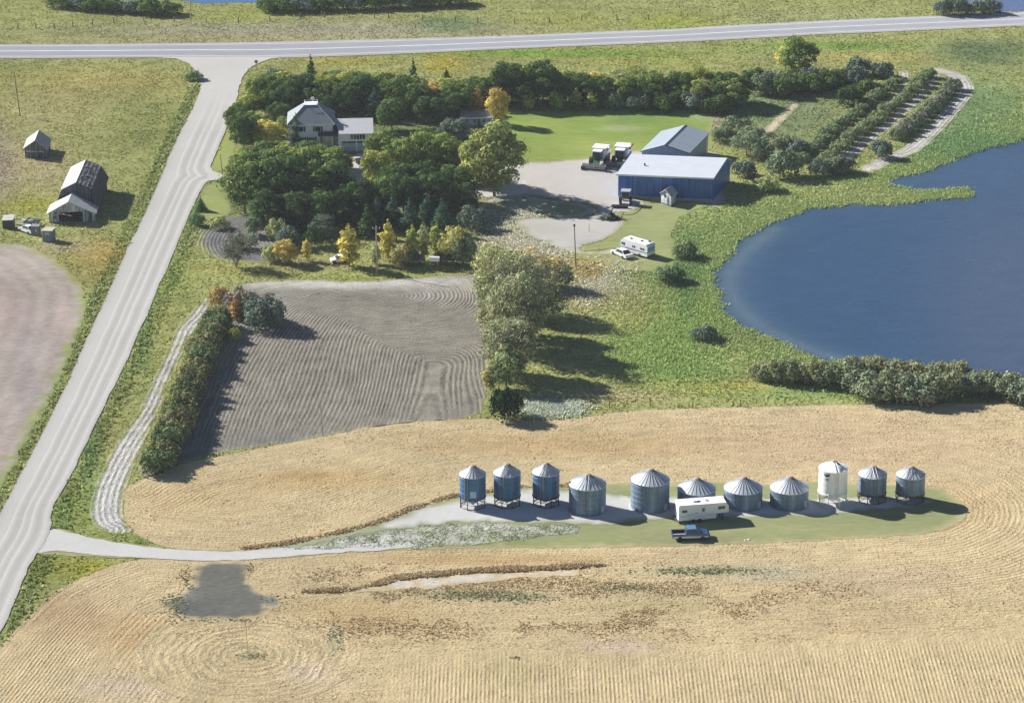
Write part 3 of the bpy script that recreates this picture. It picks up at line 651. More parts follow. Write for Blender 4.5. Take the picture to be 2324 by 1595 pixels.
# straw
def strawdens(U, V, X, Y):
    q = np.array([mnoise.noise(Vector((x*.12, y*.2, 1.2))) for x, y in zip(X, Y)])
    base = np.where((V > 1290) & (U > 500), .75, .30)
    return np.clip(base*.8+q*.8, 0, 1)
tufts('straw_tufts', 'loose straw and stubble tufts across the grain field', 90000, (-60, 2420, 930, 1640), stubcol, .10, .20, ['+main','island'], (.75, 1.25), dens=lambda U,V,X,Y: strawdens(U,V,X,Y)*np.where(inside(X,Y,OUT['darkT'])|inside(X,Y,OUT['pale']), np.clip(1-np.minimum(dist_poly(X,Y,OUT['darkT']), dist_poly(X,Y,OUT['pale']))/1.5, 0, 1), 1)*np.where(inside(X,Y,OUT['lowrow'])|inside(X,Y,OUT['leftrow']), .25, 1), blades=2, lean=1.8)
def roughd(U, V, X, Y):
    q = np.array([mnoise.noise(Vector((x*.09, y*.14, 3.2)))+.5*mnoise.noise(Vector((x*.3, y*.5, 6.2))) for x, y in zip(X, Y)])
    m = np.exp(-(((U-1150)/750)**4+((V-1370)/75)**4))
    return np.clip(q*2.2-.05, 0, 1)*m*.42
tufts('tangled_straw', 'brownish tangled straw in the rough middle of the lower field', 90000, (380, 2000, 1275, 1470), lambda u,v,X,Y: blobs(u,v,(.48,.37,.215),[(1100,1355,250,20,(.36,.34,.21),.6),(1650,1300,150,24,(.40,.40,.28),.7)]), .14, .24, ['+main','island','darkT','pale'], (.7, 1.25), dens=roughd, blades=2, lean=1.8)
def ribbon(pts, w):
    def f(U, V, X, Y):
        d = dist_poly(X, Y, smooth_open(XY(pts)), False)
        q = np.array([mnoise.noise(Vector((x*.16, y*.3, 7.7))) if k < w*1.6 else 0 for x, y, k in zip(X, Y, d)])
        return np.where(d < w*(1+q*1.6), np.clip(.30+q*1.1, 0, .6), 0)
    return f
tufts('standing_grain', 'uncut strip of standing grain above the bare strip', 150000, (640, 1500, 1268, 1345), lambda u,v,X,Y: blobs(u,v,(.48,.37,.22),[]), .24, .26, ['+main','island','pale'], (.75, 1.2), dens=ribbon([(690,1344),(760,1340),(830,1332),(890,1316),(960,1305),(1060,1298),(1160,1292),(1260,1287),(1330,1284),(1420,1284)], .55), blades=2, lean=1.8)
tufts('standing_grain', 'uncut edge of standing grain along the farm track', 110000, (520, 1300, 1095, 1255), lambda u,v,X,Y: blobs(u,v,(.46,.35,.20),[]), .22, .26, ['+main','island'], (.75, 1.2), dens=ribbon([(520,1246),(600,1240),(700,1223),(800,1201),(880,1178),(940,1152),(1040,1124),(1130,1114),(1200,1104),(1290,1102)], .40), blades=2, lean=1.8)
tufts('field_weeds', 'dark green weeds in the low spots of the stubble', 60000, (350, 1900, 1275, 1500), lambda u,v,X,Y: blobs(u,v,(.27,.29,.17),[]), .18, .28, ['+main','island'], (.7, 1.5),
      dens=lambda U,V,X,Y: np.clip(sum(np.exp(-(((U-a)/b)**2+((V-c)/d)**2)) for a,b,c,d in ((1060,70,1352,9),(1180,60,1356,8),(1590,110,1296,7),(575,22,1489,5),(765,12,1448,22),(405,20,1380,24),(1172,10,1494,4),(425,12,1310,20),(1420,60,1332,7),(392,26,1362,9),(625,26,1362,10),(500,70,1408,4),(565,10,1290,14)))*.5, 0, 1), blades=2)
tufts('pad_weeds', 'scattered weeds on the gravel between track and bins', 60000, (600, 1340, 1185, 1250), lambda u,v,X,Y: blobs(u,v,(.26,.31,.17),[]), .14, .26, ['+rough'], (.8, 1.5), dens=clumpy(.5, .0, .25), blades=2)
tufts('white_weeds', 'pale flowering weeds low on the ground east of the dark bush', 30000, (1150, 1400, 870, 960), lambda u,v,X,Y: blobs(u,v,(.52,.56,.46),[]), .35, .24, ['main'], (.8, 1.4), dens=lambda U,V,X,Y: np.exp(-(((U-1255)/50)**2+((V-928)/14)**2)), blades=2)
tufts('dry_weeds', 'pale dry weeds on the slope above the hollow', 60000, (1060, 1500, 480, 740), lambda u,v,X,Y: blobs(u,v,(.60,.58,.46),[(1330,620,40,14,(.48,.36,.13),.8),(1400,680,60,30,(.46,.46,.26),.7)]), .32, .26, ['yard'], (.8, 1.4), dens=lambda U,V,X,Y: np.clip(np.exp(-(((U-1190)/70)**2+((V-560)/50)**2))+.8*np.exp(-(((U-1370)/60)**2+((V-650)/34)**2)), 0, 1), blades=2)

# ------------------------------------------------------------------ trees and shrubs
M_LEAF = mat_leaf('foliage')
M_BARK = mat_paint('bark', (.16, .13, .10), .9, var=.3, vs=3)
M_TWIG = mat_paint('pale_twigs', (.34, .31, .27), .9, var=.25, vs=3)

def crown_mesh(name, lobes, n, size, rg, fill=.75):
    """leaf cards spread over a set of lobes [(x,y,z,rx,ry,rz)]"""
    L = np.array(lobes); ar = (L[:, 3]*L[:, 4]+L[:, 3]*L[:, 5]+L[:, 4]*L[:, 5]); pr = ar/ar.sum()
    k = rg.choice(len(L), n, p=pr)
    d = rg.normal(size=(n, 3)); d[:, 2] = np.where(rg.uniform(size=n) < .7, np.abs(d[:, 2]), d[:, 2]); d /= np.linalg.norm(d, axis=1)[:, None]
    rad = 1-(1-fill)*rg.uniform(0, 1, n)**1.4
    spike = rg.uniform(size=n) < .18; rad = np.where(spike, rad*rg.uniform(1.0, 1.38, n), rad)
    c = L[k, :3]+d*L[k, 3:]*rad[:, None]
    nr = d/L[k, 3:]; nr /= np.linalg.norm(nr, axis=1)[:, None]
    nr = nr+rg.normal(size=(n, 3))*.33; nr /= np.linalg.norm(nr, axis=1)[:, None]
    t = np.cross(nr, rg.normal(size=(n, 3))); t /= np.linalg.norm(t, axis=1)[:, None]; b = np.cross(nr, t)
    s = (size*rg.uniform(.55, 1.35, n)/2)[:, None]; s2 = s*rg.uniform(.5, .9, n)[:, None]
    v = np.stack([c-t*s, c-b*s2, c+t*s, c+b*s2], axis=1)
    v[:, :, 2] = np.maximum(v[:, :, 2], .05)
    lv = rg.uniform(0, 1, len(L))[k]*.38+rg.uniform(0, 1, n)*.62      # clumps of lighter and darker leaves
    lw = rg.uniform(0, 1, len(L))[k]*.6+rg.uniform(0, 1, n)*.4
    o = cards(name, v.reshape(-1, 3), M_LEAF)
    set_attr(o.data, 'var', 'FLOAT_VECTOR', np.repeat(np.c_[lv, lw, np.zeros(n)], 4, axis=0))
    return o
def trunk_mesh(name, h, r, spread, rg, mat, nb=7, low=.3):
    mb = MB(); top = Vector((rg.normal()*.2, rg.normal()*.2, h*.72))
    mid = Vector((rg.normal()*.12, rg.normal()*.12, h*.34))
    mb.tube((0, 0, -.1), mid, r, r*.75, 7); mb.tube(mid, top, r*.75, r*.25, 6)
    for i in range(nb):
        t = low+(.95-low)*i/nb; p = mid.lerp(top, max(0, (t*h-mid.z)/(top.z-mid.z))) if t*h > mid.z else Vector((0,0,-.1)).lerp(mid, t*h/mid.z)
        a = i*2.4+rg.uniform(0, .8); L = spread*rg.uniform(.6, .95)*(1.1-t*.5)
        q = p+Vector((math.cos(a)*L, math.sin(a)*L, L*rg.uniform(.45, .8)))
        e = p.lerp(q, .55)+Vector((0, 0, -.12*L))
        mb.tube(p, e, r*.42*(1.1-t*.6), r*.28*(1.1-t*.6), 5); mb.tube(e, q, r*.28*(1.1-t*.6), r*.08, 4)
    return mb.build(name, mat)
def lobes_broad(h, r, rg, n=26, base=.06):
    out = []
    cz = h*(base+1)/2; rz = h*(1-base)/2
    for i in range(n):
        a = i*2.399+rg.uniform(0, .5); f = (i+.5)/n; z = 1-2*f; s = math.sqrt(max(0, 1-z*z*.85))
        k = r*rg.choice([.20,.27,.36,.50])*rg.uniform(.85,1.15); q = .78
        out.append((math.cos(a)*s*r*q*rg.uniform(.8, 1.1), math.sin(a)*s*r*q*rg.uniform(.8, 1.1), cz+z*rz*.70, k*rg.uniform(.9, 1.25), k*rg.uniform(.9, 1.25), k*rg.uniform(.7, .95)))
    out.append((0, 0, cz, r*.55, r*.55, rz*.7))
    return out
def lobes_bush(h, r, rg, n=11):
    out = []
    for i in range(n):
        a = i*2.399; q = math.sqrt((i+.5)/n)*r*.72; k = r*rg.uniform(.30, .44)
        out.append((math.cos(a)*q, math.sin(a)*q, h*.52*(1-.5*(q/r)**2)*rg.uniform(.7, 1.15), k, k, h*.40*rg.uniform(.8, 1.1)))
    return out
def lobes_poplar(h, r, rg, n=12):
    out = []
    for i in range(n):
        f = i/(n-1); z = h*(.12+.80*f); w = r*(math.sin(math.pi*(f*.78+.16)))**.8; a = i*2.4
        k = max(.35, w*.62); out.append((math.cos(a)*w*.38, math.sin(a)*w*.38, z, k, k, h*.085*rg.uniform(.9, 1.5)))
    return out
def lobes_spruce(h, r, rg, n=12):
    out = []
    for i in range(n):
        f = i/n; z = h*(.08+.90*f); w = r*(1-f)**.85
        for j in range(max(1, int(6*(1-f)))):
            a = j*2*math.pi/max(1, int(6*(1-f)))+i*.7; out.append((math.cos(a)*w*.52, math.sin(a)*w*.52, z, w*.50+.12, w*.50+.12, h*.045))
    out.append((0,0,h*.95,.14,.14,h*.08)); out.append((0,0,h*.45,r*.3,r*.3,h*.42))
    return out
PROTO = {}
def proto(kind, i, maker, h, r, n, size, wood=M_BARK, tr=.2, spread=None, low=.3, nb=7, fill=.72):
    rg = np.random.default_rng(hash((kind, i)) % 1000 if False else len(PROTO)*37+11)
    root = bpy.data.objects.new('tree', None)
    c = crown_mesh('crown', maker(h, r, rg), n, size, rg, fill); COL.objects.unlink(c)
    t = trunk_mesh('trunk', h, tr, spread or r*.8, rg, wood, nb, low); COL.objects.unlink(t)
    PROTO.setdefault(kind, []).append((h, r, c, t))
for i in range(6): proto('broad', i, lobes_broad, 9.5, 4.2, 6500, .46, tr=.22, fill=.58)
for i in range(3): proto('bush', i, lobes_bush, 4.0, 2.6, 2600, .36, tr=.08, low=.12, fill=.6)
for i in range(3): proto('poplar', i, lobes_poplar, 8.0, 2.0, 1700, .44, tr=.12)
for i in range(2): proto('spruce', i, lobes_spruce, 8.0, 2.2, 2400, .42, tr=.13, low=.15)
for i in range(2): proto('open', i, lambda h, r, rg: lobes_broad(h, r, rg, 20, .08), 9.0, 3.6, 2600, .40, wood=M_TWIG, tr=.16, nb=16, low=.12, fill=.35)
# leafless tree: many forked branches
def bare_mesh(h, r, rg, nsplit=4):
    mb = MB()
    def grow(p, d, L, rad, k):
        q = p+d*L; mb.tube(p, q, rad, rad*.62, 5 if k > 1 else 4)
        if k == 0: return
        for _ in range(3 if k > 1 else 4):
            e = (d*1.0+Vector(rg.normal(size=3))*.42+Vector((0,0,.12))).normalized()
            grow(q if rg.uniform() < .6 else p.lerp(q, .6), e, L*rg.uniform(.62, .85), rad*.58, k-1)
    for a in range(5):
        t = a*1.26+.4; grow(Vector((0,0,-.05)), Vector((math.cos(t)*.38, math.sin(t)*.38, 1)).normalized(), h*.30, .13, nsplit)
    return mb
rgb_ = np.random.default_rng(5)
BARE = bare_mesh(9, 3.5, rgb_).build('branches', M_TWIG); COL.objects.unlink(BARE)

D=(.060,.098,.032); DD=(.040,.070,.027); G=(.115,.155,.048); YG=(.19,.215,.06); Y=(.36,.31,.085); O=(.35,.22,.08)
GR=(.115,.15,.095); BS=(.042,.080,.055); TN=(.33,.29,.17); LG=(.22,.25,.12); BG=(.085,.115,.095)
def plant(u, v, h, r, kind, col, label, cat='tree', name=None, group=None, n=0):
    fam = PROTO[kind]; ph, pr, c0, t0 = fam[(n or int(u*7+v*3)) % len(fam)]
    name = name or {'broad':'broadleaf_tree','bush':'bush','poplar':'poplar_tree','spruce':'spruce_tree','open':'thin_tree'}[kind]
    e = empty(name, P(u, v), label, cat, group, rz=((u*13+v*7) % 628)/100)
    e.scale = (r/pr, r/pr, h/ph)
    c = c0.copy(); t = t0.copy(); c.name = 'crown'; t.name = 'trunk'
    c.color = (min(.55, col[0]*1.65), min(.5, col[1]*1.65), col[2]*1.6, 1)
    for q in (c, t): COL.objects.link(q); q.parent = e
    return e

T = [
# grove west side, by the road
(621,193,4.2,2.7,'bush',BG,'hazy grey-green bush nearest the intersection sign','bush'),
(585,245,7.5,3.0,'broad',G,'mid green tree at the road edge below the intersection sign'),
(563,268,5.5,2.6,'broad',YG,'yellow-green tree at the road edge left of the house roof'),
(554,345,9,3.2,'broad',D,'dark green tree at the roadside left of the yellow tree'),
(536,300,6,2.5,'broad',D,'small dark tree at the roadside above the larger dark one'),
(607,344,7.2,3.3,'broad',Y,'bright yellow tree just left of the house'),
(650,268,7.5,3.2,'broad',DD,'dark shaded tree directly behind the left roof corner of the house'),
(610,262,6,2.8,'broad',D,'dark tree between the roadside trees and the house'),
(640,214,5.5,3,'broad',YG,'yellow-green tree on the north edge, next to the hazy bush'),
(672,342,8,1.1,'poplar',GR,'slim grey-green tree against the left wall of the house'),
# north grove
(706,208,8.2,2.6,'spruce',DD,'tall dark spruce standing free near the highway'),
(690,240,7,3.2,'broad',G,'green tree below the free standing spruce'),
(740,240,7.5,3.4,'broad',YG,'yellow-green tree right of the free standing spruce'),
(780,236,7.2,3.2,'broad',YG,'second yellow-green tree right of the free standing spruce'),
(760,212,5.5,2.6,'broad',G,'green tree on the north edge behind the house'),
(820,214,5.5,2.8,'broad',G,'green tree on the north edge between spruce and pine'),
(825,248,8,3.6,'broad',D,'dark green tree behind the gap between house and garage'),
(868,240,8,3.6,'broad',G,'leafy green tree left of the tall pine'),
(938,226,9,2.4,'spruce',DD,'tall dark pine behind the grove, topmost of the tree line'),
(905,262,9,3.8,'broad',D,'large dark tree in the middle of the north grove'),
(945,270,8.5,3.6,'broad',D,'large dark tree below the tall pine'),
(795,262,7.5,3.2,'broad',DD,'dark tree directly behind the garage roof'),
(850,272,7,3.0,'spruce',BS,'blue-green spruce behind the right end of the garage'),
(890,296,7.5,3.2,'broad',D,'dark tree right of the garage roof'),
(985,262,7.5,3.4,'broad',O,'orange tree below the small dark fir'),
(1013,190,3.6,1.4,'spruce',DD,'small dark fir standing above the orange tree'),
(1010,238,6.5,3.0,'broad',YG,'yellow-green tree right of the orange tree'),
(975,296,8,3.6,'broad',DD,'dark tree in the shade below the orange tree'),
(1030,272,7,3.4,'broad',D,'dark tree left of the low blue coop'),
(1045,240,6,3.0,'broad',G,'green tree above the low blue coop'),
(740,276,6.5,2.6,'broad',DD,'dark tree hidden behind the main roof of the house'),
(706,262,6.5,2.6,'broad',D,'dark tree showing above the flat top of the house roof'),
# around lawn
(1083,256,5.4,1.8,'poplar',O,'small orange tree behind the coop'),
(1131,283,8.2,2.4,'broad',(.36,.27,.08),'orange-topped tree at the right end of the coop'),
(1105,240,7,3.2,'broad',D,'dark tree behind the two orange ones'),
(1150,238,10.5,3.8,'broad',D,'left one of the two big dark trees north of the lawn'),
(1232,236,10.5,3.9,'broad',D,'right one of the two big dark trees north of the lawn'),
(1190,246,7,3.6,'broad',DD,'dark tree between the two big ones north of the lawn'),
(1200,252,4.6,1.5,'poplar',Y,'small yellow tree at the north edge of the lawn'),
(1264,252,4.6,2.2,'bush',G,'green bush right of the small yellow tree'),
(1306,250,4.8,1.9,'poplar',YG,'small yellow-green tree at the north edge of the lawn'),
(1343,252,4.4,1.8,'poplar',YG,'second small yellow-green tree at the north edge of the lawn'),
(1300,228,7,3.6,'broad',D,'dark tree above the small yellow-green trees'),
(1355,214,5.5,2.4,'broad',Y,'yellow tree beside the highway verge north of the lawn'),
(1345,236,5.5,3.0,'broad',D,'dark tree below the yellow one north of the lawn'),
(1405,214,6,3.2,'open',LG,'pale twiggy tree north of the lawn'),
(1440,208,6.5,3.0,'open',YG,'pale yellow-green tree north of the lawn'),
(1395,248,4.4,3.0,'bush',GR,'greyish brush at the north edge of the lawn'),
(1450,250,4.6,3.2,'bush',BG,'grey-green brush right of the first along the lawn'),
(1505,252,4.6,3.2,'bush',D,'dark brush at the far end of the lawn'),
(1400,236,6.0,3.2,'broad',D,'dark tree above the greyish brush by the lawn'),
(1480,232,7.5,3.6,'broad',G,'green tree north of the far end of the lawn'),
(1540,232,7.5,3.6,'broad',D,'dark green tree above the far end of the lawn'),
(1575,252,5,3.2,'bush',BG,'grey-green bush at the corner of the lawn'),
(1590,226,7.5,3.4,'broad',YG,'yellow-green tree above the corner of the lawn'),
(1640,232,7.5,3.6,'broad',D,'dark tree right of the yellow-green one above the lawn corner'),
(1676,236,7,3.2,'broad',DD,'very dark tree at the end of the north tree line'),
(1625,258,4.5,3.0,'bush',D,'dark bush just past the lawn corner'),
(1812,174,9.2,4.2,'broad',G,'big lone green tree right beside the highway'),
(1782,160,6,2.4,'broad',(.36,.30,.09),'yellow-orange tree leaning on the big lone green one'),
(1725,214,5.2,3.2,'bush',GR,'grey twiggy bush left of the lone green tree'),
(1780,218,5,3.4,'bush',D,'dark bush below the lone green tree'),
(1842,212,5,3.6,'bush',D,'dark bush right below the lone green tree'),
(1890,206,5,3.4,'bush',DD,'darkest bush in the scrub below the highway'),
(1948,170,4.6,3.2,'bush',BG,'hazy dark bush nearest the highway above the shelterbelt'),
(2002,176,4,3.2,'bush',BG,'lower hazy bush right of it above the shelterbelt'),
(1925,240,5,2.9,'bush',DD,'round dark bush between scrub and shelterbelt'),
(1970,214,3.6,3.0,'bush',D,'low dark bush at the head of the shelterbelt'),
(1694,352,5.6,3.6,'open',GR,'hazy grey thicket beside the grey shed'),
(1640,322,3.6,2.6,'bush',GR,'small grey-green brush beside the grey shed roof'),
(1730,360,4,2.8,'bush',GR,'grey-green brush between the two thickets'),
(1776,402,6.4,4.2,'bush',GR,'large rounded grey-green thicket above the lake reeds'),
(1690,400,3.6,2.8,'bush',BG,'shaded brush at the right end of the blue shed'),
(1740,432,3.2,3.0,'bush',LG,'pale willow clump at the edge of the reeds'),
(2001,360,4.4,2.7,'bush',BG,'rounded bush in the outer shelterbelt near the water'),
# in front of the house
(556,425,7.5,3.2,'broad',G,'green tree at the corner of road and driveway'),
(600,412,6.8,3.2,'broad',D,'dark tree south of the yellow tree'),
(652,406,6.8,3.4,'broad',YG,'yellow-green tree in front of the house, left'),
(700,402,6.6,3.2,'broad',G,'green tree in front of the house wall'),
(752,404,6.4,3.2,'broad',G,'green tree in front of the entrance'),
(776,400,5,2.2,'broad',D,'dark tree at the left side of the driveway mouth'),
(556,484,11.5,4.2,'broad',G,'big green tree south of the driveway, right at the road'),
(606,492,12,4.5,'broad',D,'second big tree from the road south of the driveway'),
(660,492,12,4.6,'broad',DD,'third big tree from the road south of the driveway'),
(712,490,11.5,4.4,'broad',D,'fourth big tree from the road south of the driveway'),
(756,486,10.5,4.2,'broad',DD,'fifth big tree from the road south of the driveway'),
(612,520,8,3.6,'broad',DD,'dark tree at the north edge of the garden patch'),
(668,520,8,3.6,'broad',DD,'dark tree in the deep shade above the orange garden tree'),
(730,518,8,3.4,'broad',D,'dark tree in the deep shade above the light green young tree'),
(800,508,8.5,3.6,'broad',DD,'dark tree left of the spruce belt'),
(856,425,8.2,3.2,'broad',YG,'yellow-topped green tree right of the driveway'),
(900,400,7.5,3.4,'broad',G,'green tree right of the garage'),
(880,352,5.5,3.0,'broad',D,'dark round tree beside the garage wall'),
(945,405,9.5,3.9,'broad',(.12,.16,.045),'large green tree in the middle of the yard grove'),
(1000,405,9.5,3.8,'broad',G,'large green tree left of the big yellow-green one'),
(1030,325,5.5,3.2,'broad',BG,'rounded grey-green tree in front of the coop'),
(975,356,6.5,3.4,'broad',D,'dark tree above the large green ones'),
(1122,446,15,6.2,'broad',(.155,.18,.065),'very large yellow-green tree beside the gravel yard'),
(1090,420,10,4.2,'broad',YG,'tree with yellowish leaves left behind the very large one'),
(800,474,5.5,3.0,'broad',D,'dark tree below the driveway opening'),
(905,462,9,3.6,'broad',D,'dark tree below the yellow-topped one'),
(965,462,9,3.8,'broad',DD,'dark tree below the large green yard trees'),
(1030,462,8.5,3.8,'broad',D,'dark tree at the foot of the very large yellow-green tree'),
# spruce belt
(856,520,6.5,2.3,'spruce',BS,'blue-green spruce, leftmost of the dark belt'),
(892,512,6.5,2.3,'spruce',BS,'blue-green spruce, second in the dark belt'),
(930,526,7,2.4,'spruce',BS,'blue-green spruce in the middle of the dark belt'),
(968,515,7,2.4,'spruce',BS,'blue-green spruce, second last in the dark belt'),
(1003,530,7.2,2.5,'spruce',(.05,.10,.065),'blue-green spruce at the right end of the belt'),
(835,536,6.5,2.6,'spruce',DD,'dark spruce left of the belt, near the yellow tree'),
(735,545,5.5,2.4,'open',BG,'half bare grey tree in the shade'),
(690,530,5.5,2.2,'spruce',DD,'dark spruce in the shade left of the half bare tree'),
(752,508,5.4,1.8,'poplar',(.11,.16,.06),'light green young tree in the deep shade'),
(715,560,4.5,2.2,'bush',DD,'dark bush in the shade below the half bare tree'),
(1072,520,5,3.1,'bush',BG,'rounded grey-green bush at the end of the dark belt'),
# south garden row
(576,535,4.4,2.0,'bush',GR,'grey-green shrub behind the leafless tree'),
(628,545,4.6,2.2,'bush',LG,'pale shrub in the garden patch'),
(615,592,3.2,2.2,'bush',LG,'low pale shrub right of the leafless tree'),
(650,598,4.9,2.1,'broad',(.33,.27,.09),'small orange-yellow tree in the garden row'),
(696,592,4.4,1.1,'poplar',Y,'narrow yellow tree beside the orange one'),
(793,606,8.2,2.6,'poplar',Y,'brightest yellow tree, widest of the garden row'),
(880,592,8,1.8,'poplar',(.40,.36,.07),'tall yellow-green poplar right of the power pole'),
(852,600,4.0,1.4,'poplar',LG,'low pale tree beside the power pole'),
(910,606,4.4,2.2,'bush',(.22,.20,.09),'brownish yellow bush below the tall poplar'),
(936,596,7.4,1.7,'poplar',YG,'yellow-green poplar left of the fuel tank'),
(962,592,7.6,1.7,'poplar',LG,'pale green poplar above the fuel tank'),
(990,578,6.2,1.8,'poplar',YG,'yellow-green tree behind the fuel tank'),
(1028,600,8,2.8,'open',(.28,.27,.10),'twiggy yellow-green tree right of the fuel tank'),
(1052,604,6,2.6,'broad',GR,'grey-green tree at the right end of the garden row'),
(1012,598,3.0,2.2,'bush',BG,'shaded bush right behind the fuel tank'),
(938,603,3.0,2.2,'bush',BG,'shaded bush left of the fuel tank'),
# belt in the middle
(1112,655,9,3.2,'open',(.26,.28,.13),'pale yellow tree at the upper end of the middle belt'),
(1150,650,7.5,3.4,'open',LG,'pale twiggy tree at the upper end of the middle belt'),
(1200,650,8,3.8,'open',TN,'straw-coloured twiggy tree in the middle belt'),
(1245,655,6,3.2,'open',(.34,.33,.17),'straw-coloured low tree right of the middle belt'),
(1118,715,11,3.4,'open',(.17,.19,.11),'thin pale tree at the field edge'),
(1168,715,13,3.7,'open',(.21,.23,.14),'grey-green tree near the top of the middle belt'),
(1214,712,10,3.4,'open',(.20,.22,.14),'rounded grey-green tree at the right side of the middle belt'),
(1240,730,7,3.2,'open',(.17,.18,.11),'thin pale tree behind the big shadow of the middle belt'),
(1128,775,11,3.6,'open',(.19,.21,.12),'thin tree with pale leaves beside the furrows'),
(1160,805,16,3.9,'open',(.19,.21,.13),'tallest thin tree of the middle belt'),
(1175,790,14.5,3.9,'broad',(.18,.20,.12),'dense grey-green tree within the middle belt'),
(1190,760,11,3.4,'broad',(.15,.175,.11),'dark tree on the shadow side of the middle belt'),
(1130,845,10,3.2,'open',(.16,.18,.11),'thin pale tree beside the lower furrows'),
(1158,865,12,3.8,'open',(.19,.21,.13),'lowest thin tree of the middle belt'),
(1172,850,11,3.2,'broad',(.16,.185,.11),'dense tree behind the lowest thin one of the middle belt'),
(1150,885,7,2.8,'broad',(.13,.17,.08),'small grey-green tree above the black-green bush'),
(1112,885,5.0,1.6,'poplar',(.24,.24,.10),'small yellowish tree at the field corner'),
(1146,950,5.6,3.2,'bush',(.012,.028,.012),'very dark evergreen bush at the lower end of the middle belt'),
(1282,660,5.5,1.6,'open',GR,'dark twiggy sapling in the straw-coloured weeds'),
(1600,770,2.6,2.6,'bush',BG,'lone hazy bush in the green meadow by the lake'),
(1520,640,3.4,3.0,'bush',(.10,.145,.075),'dark green bush where meadow meets the lower yard'),
(1556,585,3.4,2.6,'bush',(.11,.155,.08),'dark green bush at the lake shore right of the motorhome'),
# hedge head
(545,712,5.2,3.6,'bush',(.17,.15,.12),'brownish grey bush at the head of the hedgerow'),
(606,742,6.4,4.2,'bush',BG,'big blue-grey bush at the head of the hedgerow'),
(575,722,5,3.2,'bush',(.13,.13,.11),'grey bush between the brownish and the blue-grey one'),
(498,700,4.6,2.0,'bush',(.27,.20,.085),'orange bush at the head of the hedgerow'),
(536,728,4.2,1.4,'poplar',(.29,.20,.08),'small orange tree between hedgerow and grey bushes'),
(534,775,2.8,1.3,'bush',YG,'small yellow-green bush standing on the furrows'),
(455,478,3.0,1.4,'spruce',(.08,.15,.06),'low green conifer at the roadside south of the driveway'),
(448,512,2.4,1.6,'bush',(.07,.14,.06),'green roadside bush below the driveway mouth'),
(440,182,2.2,2.2,'bush',(.10,.17,.08),'dark green bush inside the curve of the intersection'),
(1250,604,1.6,2.6,'bush',(.40,.27,.08),'low orange weeds clump by the leaning pole'),
]
for t in T:
    plant(*t[:7], cat=(t[7] if len(t) > 7 else ('bush' if t[4] == 'bush' else 'tree')))
# leafless tree
plant(590,512,4.2,2.6,'bush',GR,'grey-green shrub at the top edge of the garden patch','bush')
plant(500,520,2.6,2.0,'bush',LG,'pale shrub on the left part of the garden patch','bush')
plant(560,566,3.2,2.2,'open',GR,'thin shrub right beside the leafless tree','bush')
plant(655,562,4.4,2.6,'bush',BG,'shaded shrub above the orange garden tree','bush')
e = empty('bare_tree', P(536, 607), 'leafless grey tree with many branches left of the garden', 'tree')
b = BARE.copy(); COL.objects.link(b); b.parent = e; b.name = 'branches'
c = PROTO['open'][0][2].copy(); COL.objects.link(c); c.parent = e; c.name = 'crown'; c.color = (*GR, 1); c.scale = (.7, .7, .8)

def row(pts, n, h, r, kind, cols, name, cat, group, label):
    c = smooth_open(XY(pts), 12); L = [0]
    for i in range(1, len(c)): L.append(L[-1]+(c[i]-c[i-1]).length)
    for k in range(n):
        s = L[-1]*(k+.5)/n; i = max(j for j in range(len(L)) if L[j] <= s)
        p = c[i].lerp(c[min(i+1, len(c)-1)], 0 if i+1 >= len(c) else (s-L[i])/(L[i+1]-L[i]))
        u, v = UVn(np.array([p.x]), np.array([p.y]))
        hh = h*random.uniform(.82, 1.2); rr = r*random.uniform(.9, 1.2)
        jj = random.uniform(-.5, .5)
        e = plant(float(u[0])+jj*4, float(v[0]), hh, rr, kind, cols[k % len(cols)], label(k), cat, name, group, n=k+1)
ORD = ['first','second','third','fourth','fifth','sixth','seventh','eighth','ninth','tenth','eleventh','twelfth','thirteenth','fourteenth','fifteenth','sixteenth','seventeenth','eighteenth','nineteenth','twentieth','twenty-first','twenty-second','twenty-third','twenty-fourth']
row([(497,735),(478,785),(458,835),(438,880),(420,925),(405,970),(385,1020),(350,1080)], 19, 4.6, 3.0, 'bush', [(.10,.125,.06),(.085,.12,.06),(.12,.125,.06),(.075,.11,.05),(.13,.13,.07)], 'hedge_bush', 'bush', 'bushes of the hedgerow beside the tilled field', lambda k: ORD[k]+' bush down the hedgerow, counted from its upper end')
row([(2037,192),(1990,226),(1935,268),(1880,310),(1812,372)], 18, 2.2, 1.95, 'bush', [(.11,.14,.085),(.12,.16,.085),(.12,.17,.09)], 'shelterbelt_bush', 'bush', 'bushes of the inner shelterbelt row', lambda k: ORD[k]+' bush from the top of the inner shelterbelt row')
row([(2110,172),(2070,215),(2010,262),(1950,308),(1852,392)], 20, 2.4, 2.0, 'bush', [(.14,.18,.09),(.13,.165,.09),(.12,.15,.09)], 'shelterbelt_bush', 'bush', 'bushes of the middle shelterbelt row', lambda k: ORD[k]+' bush from the top of the middle shelterbelt row')
row([(2166,200),(2130,240),(2080,282),(2030,322)], 12, 2.5, 1.95, 'bush', [(.12,.145,.10),(.13,.14,.12),(.13,.155,.10)], 'shelterbelt_bush', 'bush', 'bushes of the outer shelterbelt row', lambda k: ORD[k]+' bush from the top of the outer shelterbelt row')
row([(1845,400),(1880,398),(1925,390)], 3, 3.4, 2.6, 'bush', [BG,GR], 'shelterbelt_bush', 'bush', 'bushes between shelterbelt and reeds', lambda k: ORD[k]+' bush from the left along the reeds below the shelterbelt')
row([(1715,858),(1760,866),(1810,866),(1850,870),(1900,876)], 6, 3.6, 2.7, 'bush', [(.15,.17,.10),(.14,.16,.09),(.12,.15,.10)], 'lakeside_bush', 'bush', 'small bushes along the near lake shore', lambda k: ORD[k]+' bush from the left in the near lakeside row')
